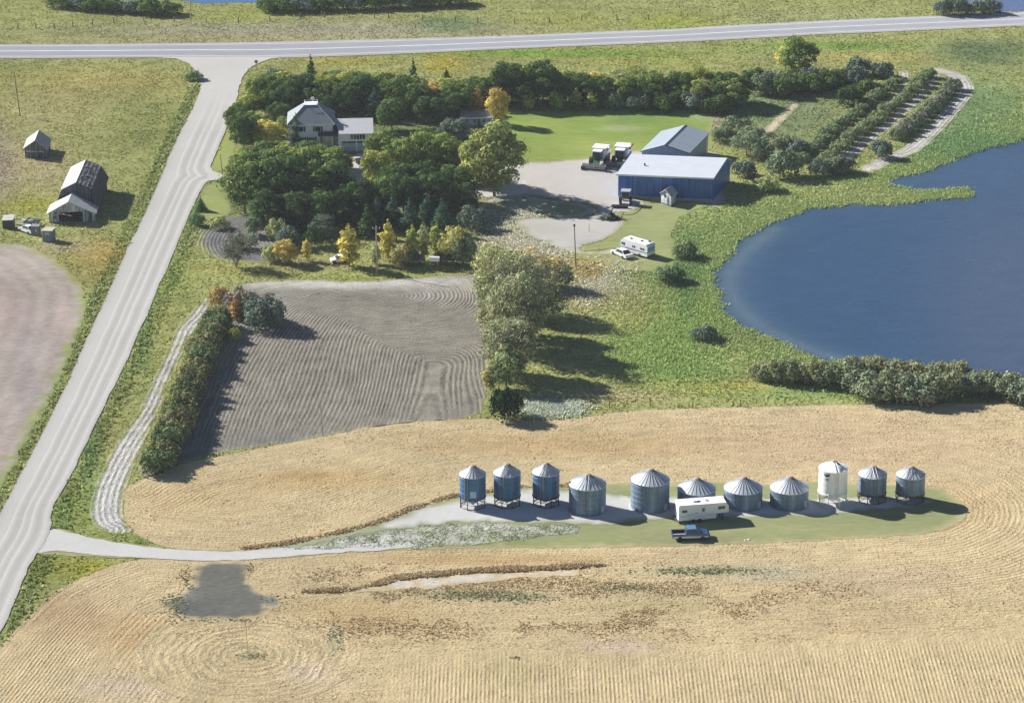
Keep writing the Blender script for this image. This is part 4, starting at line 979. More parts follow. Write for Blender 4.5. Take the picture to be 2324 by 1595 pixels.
row([(1935,866),(1975,905),(2030,906),(2085,912),(2140,902),(2195,896),(2250,892),(2305,906),(2350,915)], 11, 4.6, 3.6, 'bush', [(.14,.165,.105),(.12,.15,.11),(.13,.16,.10)], 'lakeside_bush', 'bush', 'large bushes along the near lake shore', lambda k: ORD[k]+' large bush from the left in the lakeside thicket')
row([(1960,850),(2010,866),(2070,872),(2130,872),(2190,870)], 5, 4.0, 3.2, 'bush', [(.16,.175,.10),(.14,.16,.10)], 'lakeside_bush', 'bush', 'bushes on the water side of the lakeside thicket', lambda k: ORD[k]+' bush from the left on the water side of the lakeside thicket')
row([(120,16),(180,18),(240,26),(300,30),(360,34),(400,32)], 7, 4.0, 3.4, 'bush', [D,BG,D], 'far_bush', 'bush', 'dark bushes beyond the highway at top left', lambda k: ORD[k]+' dark bush from the left beyond the highway')
row([(590,24),(660,26),(740,24),(820,22),(900,18),(980,14),(1060,10)], 12, 4.2, 3.4, 'bush', [D,D,BG], 'far_bush', 'bush', 'dark bushes along the far water', lambda k: ORD[k]+' dark bush from the left along the far water')
row([(2120,34),(2160,34),(2222,33),(2262,28)], 4, 4.5, 2.6, 'bush', [BG,BG,GR], 'far_bush', 'bush', 'hazy bushes beyond the highway at top right', lambda k: ORD[k]+' hazy bush from the left at the far top right')

# filling the groves so the crowns close up
row([(600,235),(660,228),(720,226),(780,224),(840,228),(900,240),(960,244)], 13, 6.5, 3.2, 'broad', [G,D,(.14,.17,.05),D], 'broadleaf_tree', 'tree', 'trees of the north grove, upper line', lambda k: ORD[k]+' tree from the left in the upper line of the north grove')
row([(640,252),(700,250),(780,252),(860,256),(920,262),(1000,262),(1060,262)], 13, 7.5, 3.5, 'broad', [D,DD,G,D], 'broadleaf_tree', 'tree', 'trees of the north grove, lower line', lambda k: ORD[k]+' tree from the left in the lower line of the north grove')
row([(1060,232),(1120,226),(1190,228),(1260,234),(1330,240),(1400,240),(1470,240),(1540,240),(1610,244),(1680,246)], 17, 6.2, 3.3, 'broad', [D,G,DD,D,(.13,.16,.05)], 'broadleaf_tree', 'tree', 'trees behind the lawn', lambda k: ORD[k]+' tree from the left in the close line behind the lawn')
row([(552,440),(590,440),(640,438),(700,436),(755,436)], 8, 8.5, 3.6, 'broad', [D,G,DD,(.12,.16,.05)], 'broadleaf_tree', 'tree', 'trees just south of the driveway', lambda k: ORD[k]+' tree from the left just south of the driveway')
row([(552,378),(590,376),(640,374),(690,380),(740,382),(780,386)], 7, 5.0, 2.8, 'broad', [G,D,(.14,.18,.05)], 'broadleaf_tree', 'tree', 'low trees below the house', lambda k: ORD[k]+' low tree from the left right below the house')
row([(850,390),(890,380),(940,380),(990,384),(1040,392),(1070,410)], 7, 7.0, 3.4, 'broad', [G,(.13,.17,.05),D], 'broadleaf_tree', 'tree', 'trees between garage and the very large tree', lambda k: ORD[k]+' tree from the left between garage and the very large tree')
row([(830,490),(890,488),(950,486),(1010,488),(1060,480)], 7, 7.5, 3.4, 'broad', [DD,D], 'broadleaf_tree', 'tree', 'dark trees behind the spruce belt', lambda k: ORD[k]+' dark tree from the left behind the spruce belt')
row([(610,300),(640,290),(650,320),(600,330),(560,300),(545,270)], 5, 5.0, 2.6, 'broad', [D,G], 'broadleaf_tree', 'tree', 'trees between road and house', lambda k: ORD[k]+' tree along the path of dark crowns between road and house')
row([(1690,195),(1740,200),(1790,206),(1850,196),(1910,190),(1960,196)], 8, 4.2, 3.0, 'bush', [D,BG,GR], 'bush', 'bush', 'scrub below the highway', lambda k: ORD[k]+' bush from the left in the scrub below the highway')
row([(1660,300),(1700,320),(1740,330),(1790,350),(1830,350)], 6, 3.6, 2.8, 'bush', [GR,(.15,.17,.10),BG], 'bush', 'bush', 'scrub right of the sheds', lambda k: ORD[k]+' bush from the top in the scrub right of the sheds')
# ------------------------------------------------------------------ materials for things
M_GALVD = mat_paint('blue_steel_wall', (.05,.14,.27), .5, .2, var=.10, vs=.6, rib=.22, axis='z', ribamt=.008, streak=.22)
M_GALV = mat_paint('galvanised_wall', (.15,.22,.31), .55, .2, var=.10, vs=.6, rib=.22, axis='z', ribamt=.006, streak=.20)
M_GALVR = mat_paint('galvanised_roof', (.54,.58,.63), .45, .35, var=.06, vs=.8)
M_RUSTY = mat_paint('rusty_cap', (.40,.28,.22), .8, var=.2)
M_DARK = mat_paint('dark_steel', (.05,.055,.065), .6, .2, var=.2)
M_STEEL = mat_paint('grey_steel', (.30,.32,.34), .5, .4, var=.15)
M_WHITE = mat_paint('white_paint', (.78,.79,.80), .45, var=.05, vs=1)
M_WHITEBIN = mat_paint('white_bin_paint', (.80,.82,.84), .4, var=.04, vs=.6, rib=.9, axis='z', ribamt=.004)
M_CONC = mat_paint('concrete', (.45,.44,.42), .9, var=.12, vs=2)
M_SIDING = mat_paint('white_siding', (.93,.95,.97), .6, var=.05, vs=.8, rib=.2, axis='z', ribamt=.012)
M_GDOOR = mat_paint('garage_door_paint', (.36,.50,.66), .5, var=.06)
M_SHINGLE = mat_paint('grey_shingles', (.22,.25,.28), .85, var=.12, vs=1.4, bump=.02)
M_SHINGLE2 = mat_paint('pale_shingles', (.46,.47,.50), .85, var=.08, vs=1.4, bump=.02)
M_DKROOF = mat_paint('dark_roofing', (.05,.05,.06), .85, var=.2, vs=1.4)
M_GLASS = mat_paint('window_glass', (.03,.045,.065), .12, var=.1, spec=.6)
M_SHUT = mat_paint('dark_shutter', (.03,.045,.07), .7, var=.1)
M_BLUEW = mat_paint('blue_cladding', (.04,.135,.40), .45, .15, var=.10, vs=.6, rib=.35, axis='sum', ribamt=.02, streak=.35)
M_ROOFW = mat_paint('white_metal_roof', (.61,.65,.71), .4, .2, var=.05, vs=.5, rib=.6, axis='x', ribamt=.003)
M_GREYW = mat_paint('grey_cladding', (.24,.33,.40), .5, .15, var=.07, vs=.6, rib=.35, axis='sum', ribamt=.015, streak=.08)
M_GREYR = mat_paint('grey_metal_roof', (.34,.39,.44), .45, .2, var=.06, vs=.5, rib=.6, axis='y', ribamt=.003)
M_OLDW = mat_paint('weathered_boards', (.10,.12,.14), .9, var=.3, vs=1.2, rib=.22, axis='sum', ribamt=.02, streak=.5)
M_OLDWH = mat_paint('peeling_white_boards', (.42,.46,.50), .9, var=.35, vs=1.8, rib=.22, axis='sum', ribamt=.02, streak=.6)
M_OLDR = mat_paint('bleached_shingles', (.42,.405,.40), .9, var=.12, vs=1.2, rib=.35, axis='z', ribamt=.02, bump=.03)
M_BROKEN = mat_paint('broken_shingles', (.12,.12,.13), .95, var=.75, vs=2.4, rib=.35, axis='z', ribamt=.05, bump=.12)
M_POLE = mat_paint('weathered_pole', (.17,.14,.11), .9, var=.2)
M_POLEG = mat_paint('pale_pole', (.36,.33,.26), .9, var=.2)
M_TYRE = mat_paint('tyre_rubber', (.025,.025,.027), .85, var=.15)
M_RIM = mat_paint('wheel_rim', (.55,.55,.55), .4, .4, var=.1)
M_TRUCK = mat_paint('blue_truck_paint', (.035,.085,.21), .25, .3, var=.06)
M_SILVER = mat_paint('silver_paint', (.50,.54,.58), .3, .3, var=.06)
M_RED = mat_paint('red_paint', (.30,.05,.035), .5, var=.2)
M_TEAL = mat_paint('teal_stripe', (.06,.15,.18), .5, var=.1)
M_LBLUE = mat_paint('pale_blue_stripe', (.22,.38,.50), .5, var=.1)
M_GREEN = mat_paint('dark_green_paint', (.03,.09,.05), .5, var=.2)
M_WOOD = mat_paint('old_planks', (.38,.35,.31), .9, var=.35, vs=3)

# ------------------------------------------------------------------ grain bins
def cone_roof(r, z0, h, n=24, cap=.28):
    mb = MB(); mb.lathe([(r+.06, z0-.03), (r+.06, z0+.02), (cap, z0+h*(1-cap/(r))), ], 32)
    for i in range(n):   # raised seams
        a = 2*math.pi*(i+.5)/n; ca, sa = math.cos(a), math.sin(a); t = Vector((-sa, ca, 0))*.035
        p = Vector((ca*(r+.05), sa*(r+.05), z0)); q = Vector((ca*cap, sa*cap, z0+h*(1-cap/r)))
        up = Vector((ca*h, sa*h, r)).normalized()*.06
        mb.add([p-t, p+t, q+t*.4, q-t*.4, p-t+up, p+t+up, q+t*.4+up, q-t*.4+up], [(0,3,2,1),(4,5,6,7),(0,1,5,4),(1,2,6,5),(2,3,7,6),(3,0,4,7)])
    return mb
def ladder(az, r, z0, z1, roof=None):
    mb = MB(); ca, sa = math.cos(az), math.sin(az); t = Vector((-sa, ca, 0))*.24; o = Vector((ca, sa, 0))
    a = o*(r+.12)
    mb.tube(a+t+Vector((0,0,z0)), a+t+Vector((0,0,z1)), .035, n=4); mb.tube(a-t+Vector((0,0,z0)), a-t+Vector((0,0,z1)), .035, n=4)
    k = int((z1-z0)/.34)
    for i in range(k): z = z0+.17+i*.34; mb.tube(a+t+Vector((0,0,z)), a-t+Vector((0,0,z)), .028, n=4)
    if roof:
        rh, cap = roof
        s = o*(r+.08)+Vector((0,0,z1+.10)); e = o*(cap+.12)+Vector((0,0,z1+rh*(1-cap/r)+.10))
        mb.tube(s+t, e+t, .035, n=4); mb.tube(s-t, e-t, .035, n=4)
        k = int((e-s).length/.36)
        for i in range(k): p = s.lerp(e, (i+.5)/k); mb.tube(p+t, p-t, .03, n=4)
    return mb
def lid(root, r, z0, h, cap, mat):
    mb = MB(); z = z0+h*(1-cap/r); mb.lathe([(cap+.05, z-.05), (cap+.07, z+.10), (cap*.5, z+.20), (.02, z+.23)], 16)
    mb.build('lid', mat, root, True)
    # raised hatch rod leaning over the roof
    mb = MB(); a = math.radians(-20); mb.tube((0,0,z+.14), (math.cos(a)*1.05, math.sin(a)*1.05, z-.25), .05, n=5)
    mb.box(math.cos(a)*.45-.12, math.cos(a)*.45+.12, math.sin(a)*.45-.3, math.sin(a)*.45+.1, z-.02, z+.16)
    mb.build('hatch', M_DARK, root)
def flat_bin(u, v, r, hw, hr, label, lad=None):
    root = empty('grain_bin', P(u, v), label, 'grain bin', 'corrugated grain bins in a row')
    mb = MB(); mb.lathe([(r, .12), (r, hw)], 40); 
    for z in np.arange(.9, hw-.3, .82): mb.lathe([(r+.005, z), (r+.03, z+.02), (r+.03, z+.06), (r+.005, z+.08)], 40, caps=False)
    mb.build('wall', M_GALV, root, True)
    MB().lathe([(r+.30, -.05), (r+.30, .10), (r+.22, .14), (r-.05, .14)], 40).build('base', M_CONC, root)
    cone_roof(r, hw, hr, 28, .34).build('roof', M_GALVR, root)
    lid(root, r, hw, hr, .34, M_RUSTY)
    a = math.radians(-62)
    if lad is not None: ladder(math.radians(lad), r, .3, hw, (hr, .34)).build('ladder', M_STEEL, root)
    # door
    mb = MB(); a = math.radians(-38); ca, sa = math.cos(a), math.sin(a); t = Vector((-sa, ca, 0)); o = Vector((ca, sa, 0))
    c = o*(r+.03); vs = [c-t*.35+Vector((0,0,.3)), c+t*.35+Vector((0,0,.3)), c+t*.35+Vector((0,0,1.35)), c-t*.35+Vector((0,0,1.35))]
    mb.add(vs+[q+o*.07 for q in vs], [(0,3,2,1),(4,5,6,7),(0,1,5,4),(1,2,6,5),(2,3,7,6),(3,0,4,7)]); mb.build('door', M_GALVR, root)
    return root
def hopper_bin(u, v, r, leg, hw, hr, label, lad=-110, wall=None, roofm=None, white=False, n=8, lroof=True):
    root = empty('hopper_bin', P(u, v), label, 'hopper bin', 'hopper bottom grain bins in a row')
    wall = wall or M_GALV; roofm = roofm or M_GALVR
    mb = MB(); mb.lathe([(r, leg), (r, leg+hw)], 36, caps=True)
    if not white:
        for z in np.arange(leg+.8, leg+hw-.3, .82): mb.lathe([(r+.005, z), (r+.03, z+.02), (r+.03, z+.06), (r+.005, z+.08)], 36, caps=False)
    mb.build('wall', wall, root, True)
    MB().lathe([(.22, max(.35, leg-.95*r)), (.22, max(.42, leg-.95*r+.08)), (r-.02, leg-.02)], 32).build('hopper', wall, root, True)
    (cone_roof(r, leg+hw, hr, 22, .28) if not white else MB().lathe([(r+.05, leg+hw-.03), (r+.05, leg+hw+.02), (.28, leg+hw+hr*.88)], 40)).build('roof', roofm, root, white)
    lid(root, r, leg+hw, hr, .28, M_RUSTY)
    lm = M_WHITE if white else M_DARK
    for i in range(n):
        a = 2*math.pi*(i+.5)/n; ca, sa = math.cos(a), math.sin(a)
        mb = MB(); mb.tube((ca*(r+.02), sa*(r+.02), 0), (ca*(r+.02), sa*(r+.02), leg+.35), .075, n=5); mb.box(ca*r-.15, ca*r+.15, sa*r-.15, sa*r+.15, -.02, .06); mb.build('leg', lm, root)
    mb = MB()
    for i in range(n):
        a = 2*math.pi*(i+.5)/n; b = 2*math.pi*(i+1.5)/n
        p = Vector((math.cos(a)*r, math.sin(a)*r, .12)); q = Vector((math.cos(b)*r, math.sin(b)*r, .12))
        mb.tube(p, q, .05, n=4); mb.tube(p+Vector((0,0,leg*.55)), Vector((math.cos(a)*r*.3, math.sin(a)*r*.3, max(.5, leg*.62))), .045, n=4)
        if i % 2 == 0: mb.tube(p, q+Vector((0,0,leg-.2)), .04, n=4)
    mb.build('brace', lm, root)
    MB().lathe([(r+.07, leg-.10), (r+.07, leg+.10), (r, leg+.12)], 32, caps=False).build('ring', lm, root)
    ladder(math.radians(lad), r, leg*.6, leg+hw, (hr, .28) if lroof else None).build('ladder', M_WHITE if white else M_STEEL, root)
    return root
b1 = hopper_bin(1073, 1148, 2.0, 1.75, 3.6, 1.45, 'blue-grey hopper bin, leftmost of the whole bin row', -118, M_GALVD, lroof=False)
mb = MB(); a0 = math.radians(-100)
for i in range(5):
    a, b = a0+i*.09, a0+(i+1)*.09
    mb.add([(2.03*math.cos(a), 2.03*math.sin(a), 2.2), (2.03*math.cos(b), 2.03*math.sin(b), 2.2), (2.03*math.cos(b), 2.03*math.sin(b), 3.2), (2.03*math.cos(a), 2.03*math.sin(a), 3.2)], [(0,1,2,3)])
mb.build('notice', mat_paint('pale_notice', (.30,.42,.50), .6), b1)
hopper_bin(1151, 1144, 2.05, 1.55, 3.75, 1.5, 'blue-grey hopper bin, second from the left end of the row', -112, M_GALVD)
hopper_bin(1239, 1143, 2.05, 1.5, 3.85, 1.5, 'blue-grey hopper bin, third from the left, beside the first wide bin', -108, M_GALVD)
flat_bin(1333, 1156, 2.82, 4.3, 1.65, 'wide grey bin with a roof ladder, right of the three hopper bins', -96)
flat_bin(1475, 1150, 2.93, 4.6, 1.75, 'tallest wide grey bin, standing alone left of the camper trailer')
flat_bin(1580, 1146, 2.9, 2.85, 1.75, 'low wide grey bin half hidden behind the camper trailer')
flat_bin(1686, 1145, 2.93, 2.87, 1.8, 'low wide grey bin just right of the camper trailer')
flat_bin(1790.5, 1144, 2.93, 2.83, 1.85, 'low wide grey bin beside the white hopper bin')
wb = hopper_bin(1888.5, 1141, 2.2, 2.05, 3.85, 1.1, 'tall smooth white hopper bin', -80, M_WHITEBIN, M_WHITEBIN, True)
hopper_bin(1978, 1134, 2.17, 1.4, 2.95, 1.3, 'grey hopper bin right of the white one', -80)
hopper_bin(2064.5, 1135, 2.2, 1.4, 2.95, 1.3, 'grey hopper bin, rightmost of the whole bin row', -112)
M_LOGO = mat_paint('navy_print', (.04,.08,.16), .5, var=.1)
mb = MB()
for (z0, z1, x0, x1, sk) in ((5.25,5.48,-1.55,-.75,.10), (5.05,5.22,-1.50,-.80,.12), (4.72,4.80,-1.45,-.85,0), (4.55,4.62,-1.40,-.95,0)):
    for i in range(4):
        a, b = x0+(x1-x0)*i/4, x0+(x1-x0)*(i+1)/4
        ya, yb = -math.sqrt(2.23**2-a*a), -math.sqrt(2.23**2-b*b); s1 = sk*abs(i-1.5)/1.5; s2 = sk*abs(i-.5)/1.5
        mb.add([(a,ya,z0+s1),(b,yb,z0+s2),(b,yb,z1+s2),(a,ya,z1+s1)], [(0,1,2,3)])
mb.build('logo', M_LOGO, wb)

# ------------------------------------------------------------------ buildings on measured corners
class Fr:
    """local frame on measured ground corners: a along the front, b away to the back"""
    def __init__(s, fl, fr, bl):
        s.o = P(*fl); e = P(*fr)-s.o; g = P(*bl)-s.o; s.w = e.length; s.d = g.length; s.ex = e.normalized(); s.ey = g.normalized()
    def __call__(s, p): return s.ex*p[0]+s.ey*p[1]+Vector((0, 0, p[2]))
def win(f, root, a0, a1, z0, z1, b=0.0, shut=0, frame=True, side=None, mull=0, glass=None):
    """window on the front (b) wall; side='r' puts it on the right wall at a=b"""
    g = .07
    def bx(x0, x1, y, z0, z1, t):
        mb = MB(f)
        if side: mb.box(b, b+y, x0, x1, z0, z1)
        else: mb.box(x0, x1, b-y, b, z0, z1)
        return mb
    w = bx(a0, a1, .04, z0, z1, 0).build('window', glass or M_GLASS, root)
    if frame:
        mb = MB(f)
        def ad(x0, x1, q0, q1):
            if side: mb.box(b, b+g, x0, x1, q0, q1)
            else: mb.box(x0, x1, b-g, b, q0, q1)
        ad(a0-.08, a1+.08, z1, z1+.08); ad(a0-.08, a1+.08, z0-.08, z0); ad(a0-.08, a0, z0, z1); ad(a1, a1+.08, z0, z1)
        for i in range(mull): x = a0+(a1-a0)*(i+1)/(mull+1); ad(x-.05, x+.05, z0, z1)
        mb.build('frame', M_WHITE, w)
    if shut:
        for x0, x1 in ((a0-.1-shut, a0-.1), (a1+.1, a1+.1+shut)): bx(x0, x1, .05, z0-.05, z1+.05, 0).build('shutter', M_SHUT, root)

# --- farmhouse
f = Fr((658,342),(753,340),(660,312))
house = empty('farmhouse', f.o, 'white two-storey farmhouse with flat-topped hip roof and garage wing', 'house')
W, Dp, EH = 9.1, 9.0, 5.7
mb = MB(f); mb.box(0, W, 0, Dp, .5, EH); mb.build('wall', M_SIDING, house)
MB(f).box(-.03, W+.03, -.03, Dp+.03, 0, .5).build('foundation', M_CONC, house)
ov = .45; x0, x1, y0, y1 = -ov, W+ov, -ov, Dp+ov; tx0, tx1, ty0, ty1 = 3.2, 5.95, 3.3, 5.7; TZ = EH+3.15
mb = MB(f); mb.add([(x0,y0,EH),(x1,y0,EH),(x1,y1,EH),(x0,y1,EH),(tx0,ty0,TZ),(tx1,ty0,TZ),(tx1,ty1,TZ),(tx0,ty1,TZ),(x0,y0,EH-.14),(x1,y0,EH-.14),(x1,y1,EH-.14),(x0,y1,EH-.14)],
   [(0,1,5,4),(1,2,6,5),(2,3,7,6),(3,0,4,7),(4,5,6,7),(0,8,9,1),(1,9,10,2),(2,10,11,3),(3,11,8,0),(8,11,10,9)]); roof = mb.build('roof', M_SHINGLE, house)
mb = MB(f); mb.box(tx0-.05, tx1+.05, ty0-.05, ty1+.05, TZ+.003, TZ+.10)
for (a, b) in (((tx0,ty0),(tx1,ty0)),((tx1,ty0),(tx1,ty1)),((tx1,ty1),(tx0,ty1)),((tx0,ty1),(tx0,ty0))): mb.tube((a[0],a[1],TZ+.45),(b[0],b[1],TZ+.45),.03,n=4); mb.tube((a[0],a[1],TZ+.1),(a[0],a[1],TZ+.5),.04,n=4)
mb.build('roof_deck', M_WHITE, roof)
mb = MB(f); mb.tube((4.9,4.6,TZ+.1),(4.9,4.6,TZ+1.1),.04,n=5); mb.lathe([(.05,0),(.3,.06),(.45,.18)], 14, caps=False); mb2 = MB(f); 
mb.v = mb.v[:12]; mb.f = mb.f[:8]; mb.m = mb.m[:8]
mb.add([(4.9+.45*math.cos(t), 4.55-.1, TZ+1.1+.45*math.sin(t)) for t in np.linspace(0, 2*math.pi, 14, endpoint=False)]+[(4.9, 4.65, TZ+1.1)], [(i,(i+1)%14,14) for i in range(14)]); mb.build('satellite_dish', M_WHITE, roof)
mb = MB(f)   # white hip flashings on the left hip, as bright edge
for (p, q) in (((x0,y0,EH),(tx0,ty0,TZ)),((x1,y0,EH),(tx1,ty0,TZ))): mb.tube(Vector(p)+Vector((0,0,.04)), Vector(q)+Vector((0,0,.04)), .07, n=4)
mb.build('ridge_cap', M_SHINGLE2, roof)
mb = MB(f); mb.box(x0-.02, x1+.02, y0-.05, y0-.003, EH-.2, EH-.02); mb.box(x0-.05, x0-.003, y0, y1, EH-.2, EH-.02); mb.build('fascia', M_WHITE, roof)
win(f, house, 5.4, 6.5, 4.1, 5.1, shut=.35); win(f, house, 1.9, 2.9, 4.1, 5.1, shut=.35)
win(f, house, 4.0, 5.2, 1.7, 2.8, shut=.35); win(f, house, 2.0, 3.0, 1.7, 2.8, shut=.3); win(f, house, 3.4, 3.7, .65, 1.1, frame=False)
mb = MB(f); mb.box(-.0-.05, -.003, 3, 4, 4.1, 5.1); mb.box(-.05, -.003, 3, 4, 1.6, 2.7); mb.build('window', M_GLASS, house)
# entry link with dark roof
EX = W
mb = MB(f); mb.box(W+.003, W+1.2, 1.0, 7.0, 0, 3.4); mb.build('entry_wall', M_SIDING, house)
mb = MB(f); mb.slab([(6.0,-1.6,3.55),(W+4.2,-1.6,3.55),(W+4.2,5.0,5.5),(6.0,-.02,4.05)], .14); mb.build('entry_roof', M_DKROOF, house)
for x in (6.3, 7.7, 9.0): MB(f).box(x-.08, x+.08, -1.5, -1.34, .05, 3.4).build('porch_post', M_WHITE, house)
MB(f).box(7.3, 8.5, -.07, -.003, .9, 3.1).build('door', M_SILVER, house); win(f, house, 6.4, 6.9, 1.4, 2.9)
mb = MB(f); mb.box(6.1, 9.2, -1.6, -.05, 0, .8); mb.box(7.4, 8.4, -2.2, -1.6, 0, .4); mb.build('porch_step', M_CONC, house)
# garage wing, standing forward of the main wall
GB0 = -2.1
f0 = f; f = (lambda F0: (lambda p: F0((p[0], p[1]+GB0, p[2]))))(f0)
g0, g1 = W+1.1, W+8.1; gd = 8.0; GE = 4.2; GR_ = 6.1
mb = MB(f); mb.box(g0, g1, .15, gd, 0, GE)
mb.add([(g0,.15,GE),(g0,gd,GE),(g0,4.4,GR_-.15),(g0+.02,.15,GE),(g0+.02,gd,GE),(g0+.02,4.4,GR_-.15)], [(0,1,2),(3,5,4),(0,2,5,3),(1,4,5,2)])
mb.add([(g1,.15,GE),(g1,gd,GE),(g1,4.4,GR_-.15),(g1-.02,.15,GE),(g1-.02,gd,GE),(g1-.02,4.4,GR_-.15)], [(0,1,2),(3,5,4),(0,2,5,3),(1,4,5,2)])
mb.build('garage_wall', M_SIDING, house)
mb = MB(f); mb.slab([(g0+.4,-.45,GE-.05),(g1+.35,-.45,GE-.05),(g1+.35,4.4,GR_),(g0-.9,4.4,GR_)], .14); mb.slab([(g0-.9,4.403,GR_),(g1+.35,4.403,GR_),(g1+.35,gd+.4,GE-.05),(g0-.3,gd+.4,GE-.05)], .14); gr = mb.build('garage_roof', M_SHINGLE2, house)
MB(f).box(g0+.4, g1+.37, -.50, -.453, GE-.22, GE-.02).build('fascia', M_WHITE, gr)
win(f, house, g0+2.6, g0+5.6, 2.75, 3.95, b=.15, mull=4)
for q in (g0+.9, g0+4.0):
    dd = MB(f); dd.box(q, q+2.7, .05, .148, .02, 1.95); dr = dd.build('garage_door', M_GDOOR, house)
    mb = MB(f); mb.box(q-.1, q+2.8, .0, .148, 1.98, 2.3); mb.build('lintel', M_SHUT, house)

# --- grey shed, seen on its gable
def gable(f, root, W_, D_, eh, rh, wm, rm, ov=.35, axis='b', off=0.0, left=None):
    mb = MB(f)
    if axis == 'b':   # ridge runs away from the front
        c = W_/2; mb.prism_y([(0,0),(W_,0),(W_,eh),(c,rh-.12),(0,eh)], 0, D_); mb.build('wall', wm, root)
        k = (rh-eh)/c
        mb = MB(f); mb.slab([(-ov,-ov,eh-ov*k+.05),(c,-ov,rh+.05),(c,D_+ov,rh+.05),(-ov,D_+ov,eh-ov*k+.05)]); mb.slab([(c+.002,-ov,rh+.05),(W_+ov,-ov,eh-ov*k+.05),(W_+ov,D_+ov,eh-ov*k+.05),(c+.002,D_+ov,rh+.05)])
    else:             # ridge parallel to the front
        c = D_/2; mb.prism_x([(0,0),(D_,0),(D_,eh),(c,rh-.12),(0,eh)], 0, W_); mb.build('wall', wm, root)
        k = (rh-eh)/c
        mb = MB(f); mb.slab([(-ov,-ov,eh-ov*k+.05),(W_+ov,-ov,eh-ov*k+.05),(W_+ov,c,rh+.05),(-ov,c,rh+.05)]); mb.slab([(-ov,c+.002,rh+.05),(W_+ov,c+.002,rh+.05),(W_+ov,D_+ov,eh-ov*k+.05),(-ov,D_+ov,eh-ov*k+.05)])
    return mb.build('roof', rm, root)
s1 = 10.7
f = Fr((1456,388),(1562,392),(1502,343))
gs = empty('grey_shed', f.o, 'grey-blue metal shed with low gable roof behind the blue one', 'shed')
rf = gable(f, gs, f.w, f.d, 4.3, 5.75, M_GREYW, M_GREYR, .3)
mb = MB(f); c = f.w/2; mb.tube((c,-.32,5.85),(c,f.d+.32,5.85),.10,n=5); mb.build('ridge_cap', M_STEEL, rf)
mb = MB(f); k = 1.45/c
for sgn in (0, 1):
    a = (-.3 if sgn == 0 else f.w+.3); mb.tube((a,-.34,4.3-.3*k+.0),(c,-.34,5.78),.08,n=4)
mb.tube((f.w+.32,-.3,4.27-.3*k),(f.w+.32,f.d+.3,4.27-.3*k),.08,n=4); mb.build('trim', M_DARK, rf)
MB(f).box(f.w+.003, f.w+.05, f.d-1.2, f.d-.9, .1, 4.1).build('downpipe', M_WHITE, gs)

# --- blue shed
f = Fr((1403,447),(1616,456),(1447,403))
bs = empty('blue_shed', f.o, 'long blue metal shed with pale roof at the gravel yard', 'shed')
BW, BD = f.w, f.d; be, br = 4.9, 4.9
mb = MB(f); be = 4.85; br = 6.05; bc = f.d*.72
mb.prism_x([(0,0),(BD,0),(BD,be-.1),(bc,br-.12),(0,be)], 0, BW); mb.build('wall', M_BLUEW, bs)
ov = .35; k = (br-be)/bc
mb = MB(f); mb.slab([(-ov,-ov,be-ov*k+.05),(BW+ov,-ov,be-ov*k+.05),(BW+ov,bc,br+.05),(-ov,bc,br+.05)]); mb.slab([(-ov,bc+.002,br+.05),(BW+ov,bc+.002,br+.05),(BW+ov,BD+ov,be-.4),(-ov,BD+ov,be-.4)]); rf = mb.build('roof', M_ROOFW, bs)
mb = MB(f); mb.box(-ov, BW+ov, -ov-.05, -ov-.003, be-.30, be-.06); mb.build('fascia', M_WHITE, rf)
mb = MB(f); mb.box(-.05, -.003, -.02, .25, 0, be-.2); mb.build('corner_trim', M_WHITE, bs)
mb = MB(f); mb.box(-.02, BW+.02, -.06, -.003, 0, .35); mb.build('footing', M_CONC, bs)
MB(f).box(3.9, 4.15, 4.3, 4.55, br-.6, br-.15).build('vent', M_DARK, rf)
for i in range(3): MB(f).box(3.2+i*5.2, 3.25+i*5.2, -.03, -.003, .35, be-.3).build('door_track', M_LBLUE, bs)

# --- small weathered shed
f = Fr((1500,462),(1532,474),(1520,449))
sh = empty('small_shed', f.o, 'small weathered white shed in front of the blue shed', 'shed')
rf = gable(f, sh, 3.0, 2.6, 2.35, 3.35, M_OLDWH, mat_paint('worn_grey_roof', (.42,.40,.40), .9, var=.25, vs=3, bump=.05), .3)
win(f, sh, 1.0, 1.6, 1.6, 2.2, frame=False); MB(f).box(1.9, 2.5, -.05, -.003, .1, 1.7).build('door', M_OLDW, sh); MB(f).box(-.05, 3.05, -.04, 2.6, 0, .35).build('sill_beam', M_OLDW, sh)

# --- chicken coop by the lawn
f = Fr((1047,287),(1118,285),(1045,275))
cp = empty('coop', f.o, 'long low blue-white coop under the orange-topped tree', 'shed')
mb = MB(f); mb.prism_x([(0,0),(3.2,0),(3.2,2.3),(0,1.85)], 0, 6.9); mb.build('wall', mat_paint('blue_white_boards', (.30,.40,.48), .8, var=.25, vs=1, streak=.3), cp)
mb = MB(f); mb.slab([(-.25,-.35,1.95),(7.15,-.35,1.95),(7.15,3.5,2.5),(-.25,3.5,2.5)]); rf = mb.build('roof', M_SHINGLE, cp); MB(f).box(-.27,7.17,-.4,-.353,1.78,1.93).build('fascia', M_SIDING, rf)
for x in (.9, 2.6, 4.6): win(f, cp, x, x+.6, .8, 1.5, frame=False)
MB(f).box(3.5, 4.1, -.05, -.003, .05, 1.6).build('door', M_OLDW, cp)

